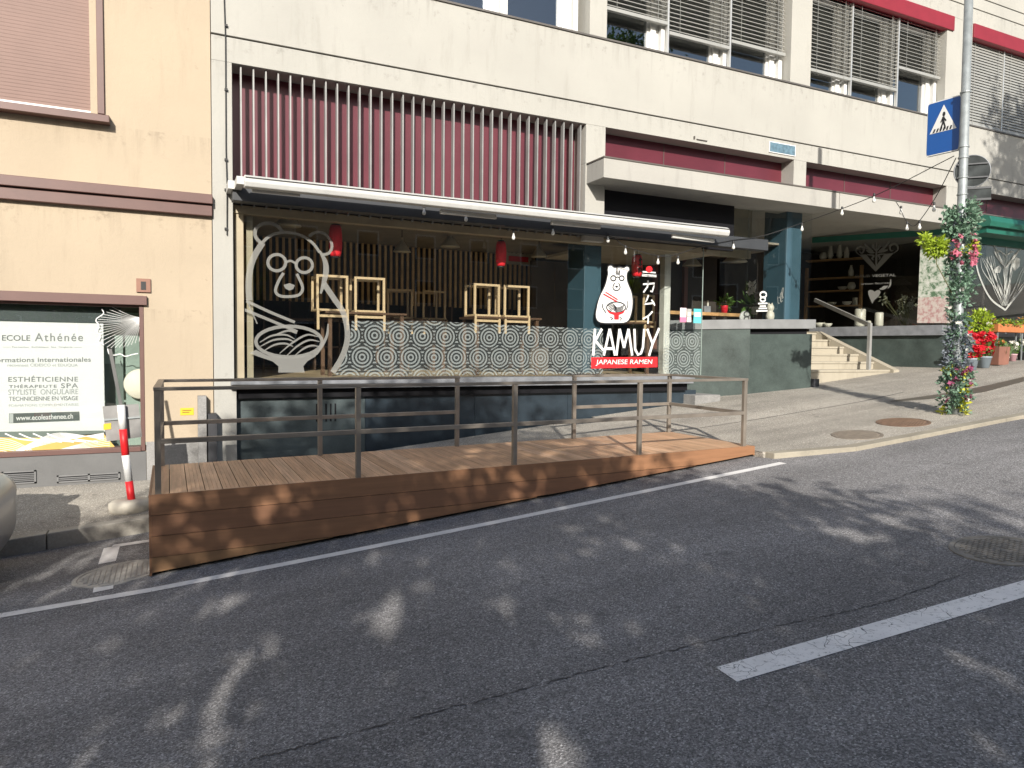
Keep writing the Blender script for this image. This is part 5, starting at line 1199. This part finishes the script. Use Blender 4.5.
# ================================================================ PARKED CAR (only its tail shows)
cx, cy = -1.36, 7.86
czx = .0966
CR = thing('parked_car', 'silver hatchback parked at the left edge, only its rear bumper in view', 'car', (cx, cy, zroad(cx, cy)))
def CPt(s, t, h): x = cx-s; return (x, cy+t, zroad(x, cy)+h)
secs = [(0.00, .36, .72, .60, .66), (0.05, .27, .84, .62, .70), (0.14, .23, .95, .68, .78), (0.38, .22, 1.02, .78, .845), (.62, .22, 1.38, .80, .60), (.9, .2, 1.48, .83, .60), (1.6, .2, 1.52, .84, .62), (2.3, .2, 1.46, .84, .62), (2.9, .2, 1.05, .84, .78), (3.6, .2, .95, .82, .76), (4.0, .24, .80, .76, .70), (4.2, .32, .66, .60, .58)]
prof_n = 14; g = MB(); rows = []
for s, zb, zt2, wb, wt in secs:
    belt = min(.92, zt2); r = []
    half = [(wb*.86, zb), (wb, zb+.12), (wb*1.03, (zb+belt)/2), (wb*1.0, belt-.06), (wt if zt2 <= belt+.2 else wb*.95, belt), (wt*.98 if zt2 > belt+.2 else wt*.9, zt2-.05), (wt*.80, zt2)]
    pts = [(-a, h) for a, h in half]+[(a, h) for a, h in half[::-1]]
    rows.append([CPt(s, a, h) for a, h in pts])
n_ = len(rows[0]); o = 0
for r in rows: g.v += r
for i in range(len(rows)-1):
    for k in range(n_):
        g.f.append([i*n_+k, i*n_+(k+1) % n_, (i+1)*n_+(k+1) % n_, (i+1)*n_+k]); g.m.append(0)
g.f.append(list(range(n_))[::-1]); g.m.append(0); g.f.append([(len(rows)-1)*n_+k for k in range(n_)]); g.m.append(0)
M_car = mat('silver_car_paint', (.36, .36, .355), .28, .45, .03)
body = g.build('body', M_car, CR, smooth=True, fixn=True); md = body.modifiers.new('s', 'SUBSURF'); md.levels = 1; md.render_levels = 2
M_cg = mat('car_glass', (.02, .025, .028), .08)
g = MB(); g.hexa([CPt(s, t, h) for s, t, h in ((.40, -.62, 1.0), (.40, .62, 1.0), (.64, .52, 1.37), (.64, -.52, 1.37), (.46, -.62, 1.0), (.46, .62, 1.0), (.70, .52, 1.37), (.70, -.52, 1.37))]); g.build('rear_window', M_cg, CR)
for sd in (-1, 1):
    g = MB(); g.hexa([CPt(s, sd*(t+d), h) for d in (0, .012) for s, t, h in ((.85, .80, .96), (2.7, .80, .96), (2.2, .64, 1.38), (1.0, .64, 1.40))]); g.build('side_window', M_cg, CR)
    g = MB(); g.hexa([CPt(s, sd*t, h) for h in (.98, 1.2) for s, t in ((.34, .60), (.36, .70), (.56, .70), (.5, .5))]); g.build('tail_light', M_vrd, CR)
    for s in (.85, 3.35):
        c = CPt(s, sd*.76, .31); w_ = MB().lathe(c, [(.2, -.1), (.30, -.1), (.315, -.05), (.315, .05), (.30, .1), (.2, .1)], 28, axis='y').build('wheel', M_dark, CR, smooth=False); MB().lathe(c, [(.19, -.105), (.19, .105)], 20, axis='y').build('rim', M_alu, w_)

# ================================================================ TREES (on the opposite pavement, out of frame: they throw the dappled shade)
M_tl = leafmat('plane_tree_leaf', (.07, .13, .03), .35, .3); M_bark = mat('bark', (.16, .13, .10), .9, 0, .3, 3, 12, .5)
# gaps cut in the foliage along the sun's path, so flecks land on chosen spots: (point, radius of the gap)
AZ, EL = math.radians(21), math.radians(24.3)
Ld = Vector((math.sin(AZ)*math.cos(EL), math.cos(AZ)*math.cos(EL), -math.sin(EL)))
GAPS = [(UR(u, v), r) for u, v, r in ((395, 608, .24), (372, 614, .15), (400, 580, .12), (430, 585, .13), (385, 638, .14), (290, 628, .15), (262, 655, .15), (245, 662, .14), (230, 600, .15), (200, 612, .13), (325, 605, .12), (478, 603, .14), (505, 606, .12),
        (520, 566, .12), (480, 543, .10), (425, 558, .10), (378, 556, .10), (586, 628, .15), (633, 625, .12), (690, 637, .15), (598, 545, .10), (628, 541, .10), (840, 722, .10), (885, 650, .10), (960, 655, .15), (988, 668, .15), (1003, 757, .17), (560, 760, .2),
        (432, 757, .13), (213, 715, .17), (315, 742, .10), (385, 690, .11), (832, 530, .13), (862, 536, .15), (880, 516, .15), (180, 706, .09), (60, 590, .14), (120, 640, .09))]
GAPS += [(U(u, v, 6.97), r) for u, v, r in ((380, 509, .08), (416, 518, .09), (428, 486, .08), (452, 475, .10), (516, 493, .10), (541, 490, .10), (590, 481, .08), (262, 505, .06), (186, 540, .06), (640, 470, .09), (726, 453, .14))]
GAPS += [(Vector((x, y, -1.27)), r) for x, y, r in ((4.2, 7.6, .16), (4.9, 8.2, .2), (5.5, 7.5, .2), (3.4, 8.1, .14), (2.6, 7.7, .10), (6.0, 8.2, .2))]
GP = np.array([tuple(p) for p, _ in GAPS]); GR = np.array([r for _, r in GAPS])*.5+.04; GD = np.array(tuple(-Ld))
def in_gap(p):
    w = np.array(tuple(p))-GP; t = w@GD; d2 = (w*w).sum(1)-t*t
    return bool((d2 < GR*GR).any())
def tree(x, y, label, crowns, n_leaf, seed, Ls=.15):
    random.seed(seed); z0 = zroad(x, y)+.1; t = thing('street_tree', label, 'tree', (x, y, z0), 'street trees on the opposite pavement'); g = MB()
    cz = sum(c[0][2] for c in crowns)/len(crowns)
    g.tube([(x, y, z0), (x+.05, y, z0+1.2), (x-.03, y+.05, cz-.8), (x, y, cz+.6)], [.22, .18, .14, .06], 12)
    for c, r in crowns:
        for _ in range(3):
            e_ = Vector(c)+Vector((random.uniform(-.6, .6)*r[0], random.uniform(-.6, .6)*r[1], random.uniform(-.2, .5)*r[2])); s_ = Vector((x, y, min(cz, z0+2.3)+random.uniform(-.2, .6))); g.tube([s_, (s_+e_)/2+Vector((0, 0, .25)), e_], [.08, .05, .015], 7)
    g.build('trunk', M_bark, t, smooth=True)
    g = MB(); tot = sum(r[0]*r[1]*r[2] for _, r in crowns)
    for c, r in crowns:
        n1 = int(n_leaf*r[0]*r[1]*r[2]/tot); ncl = max(8, n1//70)
        for _ in range(ncl):
            d = rv(); q = random.random()**.4; cc_ = Vector(c)+Vector((d.x*r[0], d.y*r[1], d.z*r[2]))*q*.93
            for _ in range(n1//ncl):
                p = cc_+rv()*random.random()**.7*.72
                if in_gap(p): continue
                g.leaf(p, rv()+Vector((0, 0, -.3)), rv(), Ls*random.uniform(.7, 1.4), Ls*.75*random.uniform(.7, 1.3))
    g.build('crown', M_tl, t); return t
TREES = [
    (-1.6, -4.6, 'broad street tree straight behind the viewer', [((-2.6, -4.2, 3.6), (3.6, 2.6, 2.9)), ((-1.2, -4.2, 5.75), (1.7, 1.6, .85)), ((-4.2, -4.2, 5.5), (1.5, 1.5, .8)), ((-1.0, -4.6, 1.35), (3.2, 1.7, .95)), ((.2, -4.7, 1.3), (2.4, 1.5, .8)), ((1.2, -4.0, 2.3), (2.0, 2.0, 1.6))], 25000, 1),
    (-7.2, -5.4, 'street tree behind the viewer, further down the hill', [((-7.0, -5.0, 2.1), (3.8, 2.6, 2.2))], 12000, 2),
    (.3, -9.5, 'street tree behind the viewer, up the hill and further back', [((-.4, -9.5, 3.4), (2.9, 2.2, 2.3))], 7500, 3),
    (15.2, -.6, 'tall narrow street tree up the hill beyond the right edge', [((15.6, -.2, 9.2), (2.3, 1.8, 3.2))], 7000, 4),
]
for t_ in TREES: tree(*t_)

# ---- the house across the street, behind the trees (seen only as a reflection)
O = thing('opposite_building', 'plain grey brown house across the street with rows of dark windows', 'building', (0, -30, zroad(0, -30)))
box('wall', plaster('opposite_render', (.20, .18, .155), (.14, .125, .11), .5), O, -70, 60, -40, -30, -10, 10.5)
for k in range(-14, 13):
    for z in (0, 3.4, 6.8):
        f = MB().box(k*4.4-.8, k*4.4+.8, -29.99, -29.9, z, z+1.8).build('window', M_white, O); MB().box(k*4.4-.7, k*4.4+.7, -29.89, -29.88, z+.1, z+1.7).build('pane', M_black, f)
# ================================================================ LIGHT, SKY, CAMERA
sun = bpy.data.lights.new('sun', 'SUN'); sun.energy = 5.0; sun.angle = math.radians(.53); sun.color = (1, .945, .87)
so = bpy.data.objects.new('sun', sun); COL.objects.link(so); so.rotation_euler = Ld.to_track_quat('-Z', 'Y').to_euler(); so.location = (-8, -20, 12)
wd = bpy.data.worlds.new('World'); S.world = wd; wd.use_nodes = True; nt = wd.node_tree; bg = nt.nodes['Background']
sky = nt.nodes.new('ShaderNodeTexSky'); sky.sky_type = 'NISHITA'; sky.sun_disc = False; sky.sun_elevation = EL
sky.sun_rotation = math.atan2(-Ld.x, -Ld.y); sky.air_density = 1.0; sky.dust_density = 1.6; sky.ozone_density = .7
nt.links.new(sky.outputs[0], bg.inputs[0]); bg.inputs[1].default_value = .12
cam = bpy.data.cameras.new('camera'); co = bpy.data.objects.new('camera', cam); COL.objects.link(co); S.camera = co
cam.sensor_width = 36; cam.lens = 36*F/1024; cam.clip_start = .05; cam.clip_end = 500
M3 = Matrix([[AX[0][i], -AX[1][i], -AX[2][i]] for i in range(3)]); co.matrix_world = M3.to_4x4()
S.render.engine = 'CYCLES'; S.render.resolution_x = 1024; S.render.resolution_y = 768
S.view_settings.view_transform = 'Standard'; S.view_settings.look = 'None'; S.view_settings.exposure = .5; S.view_settings.gamma = 1
S.cycles.transparent_max_bounces = 24; S.cycles.max_bounces = 8
try: S.cycles.use_denoising = True
except Exception: pass
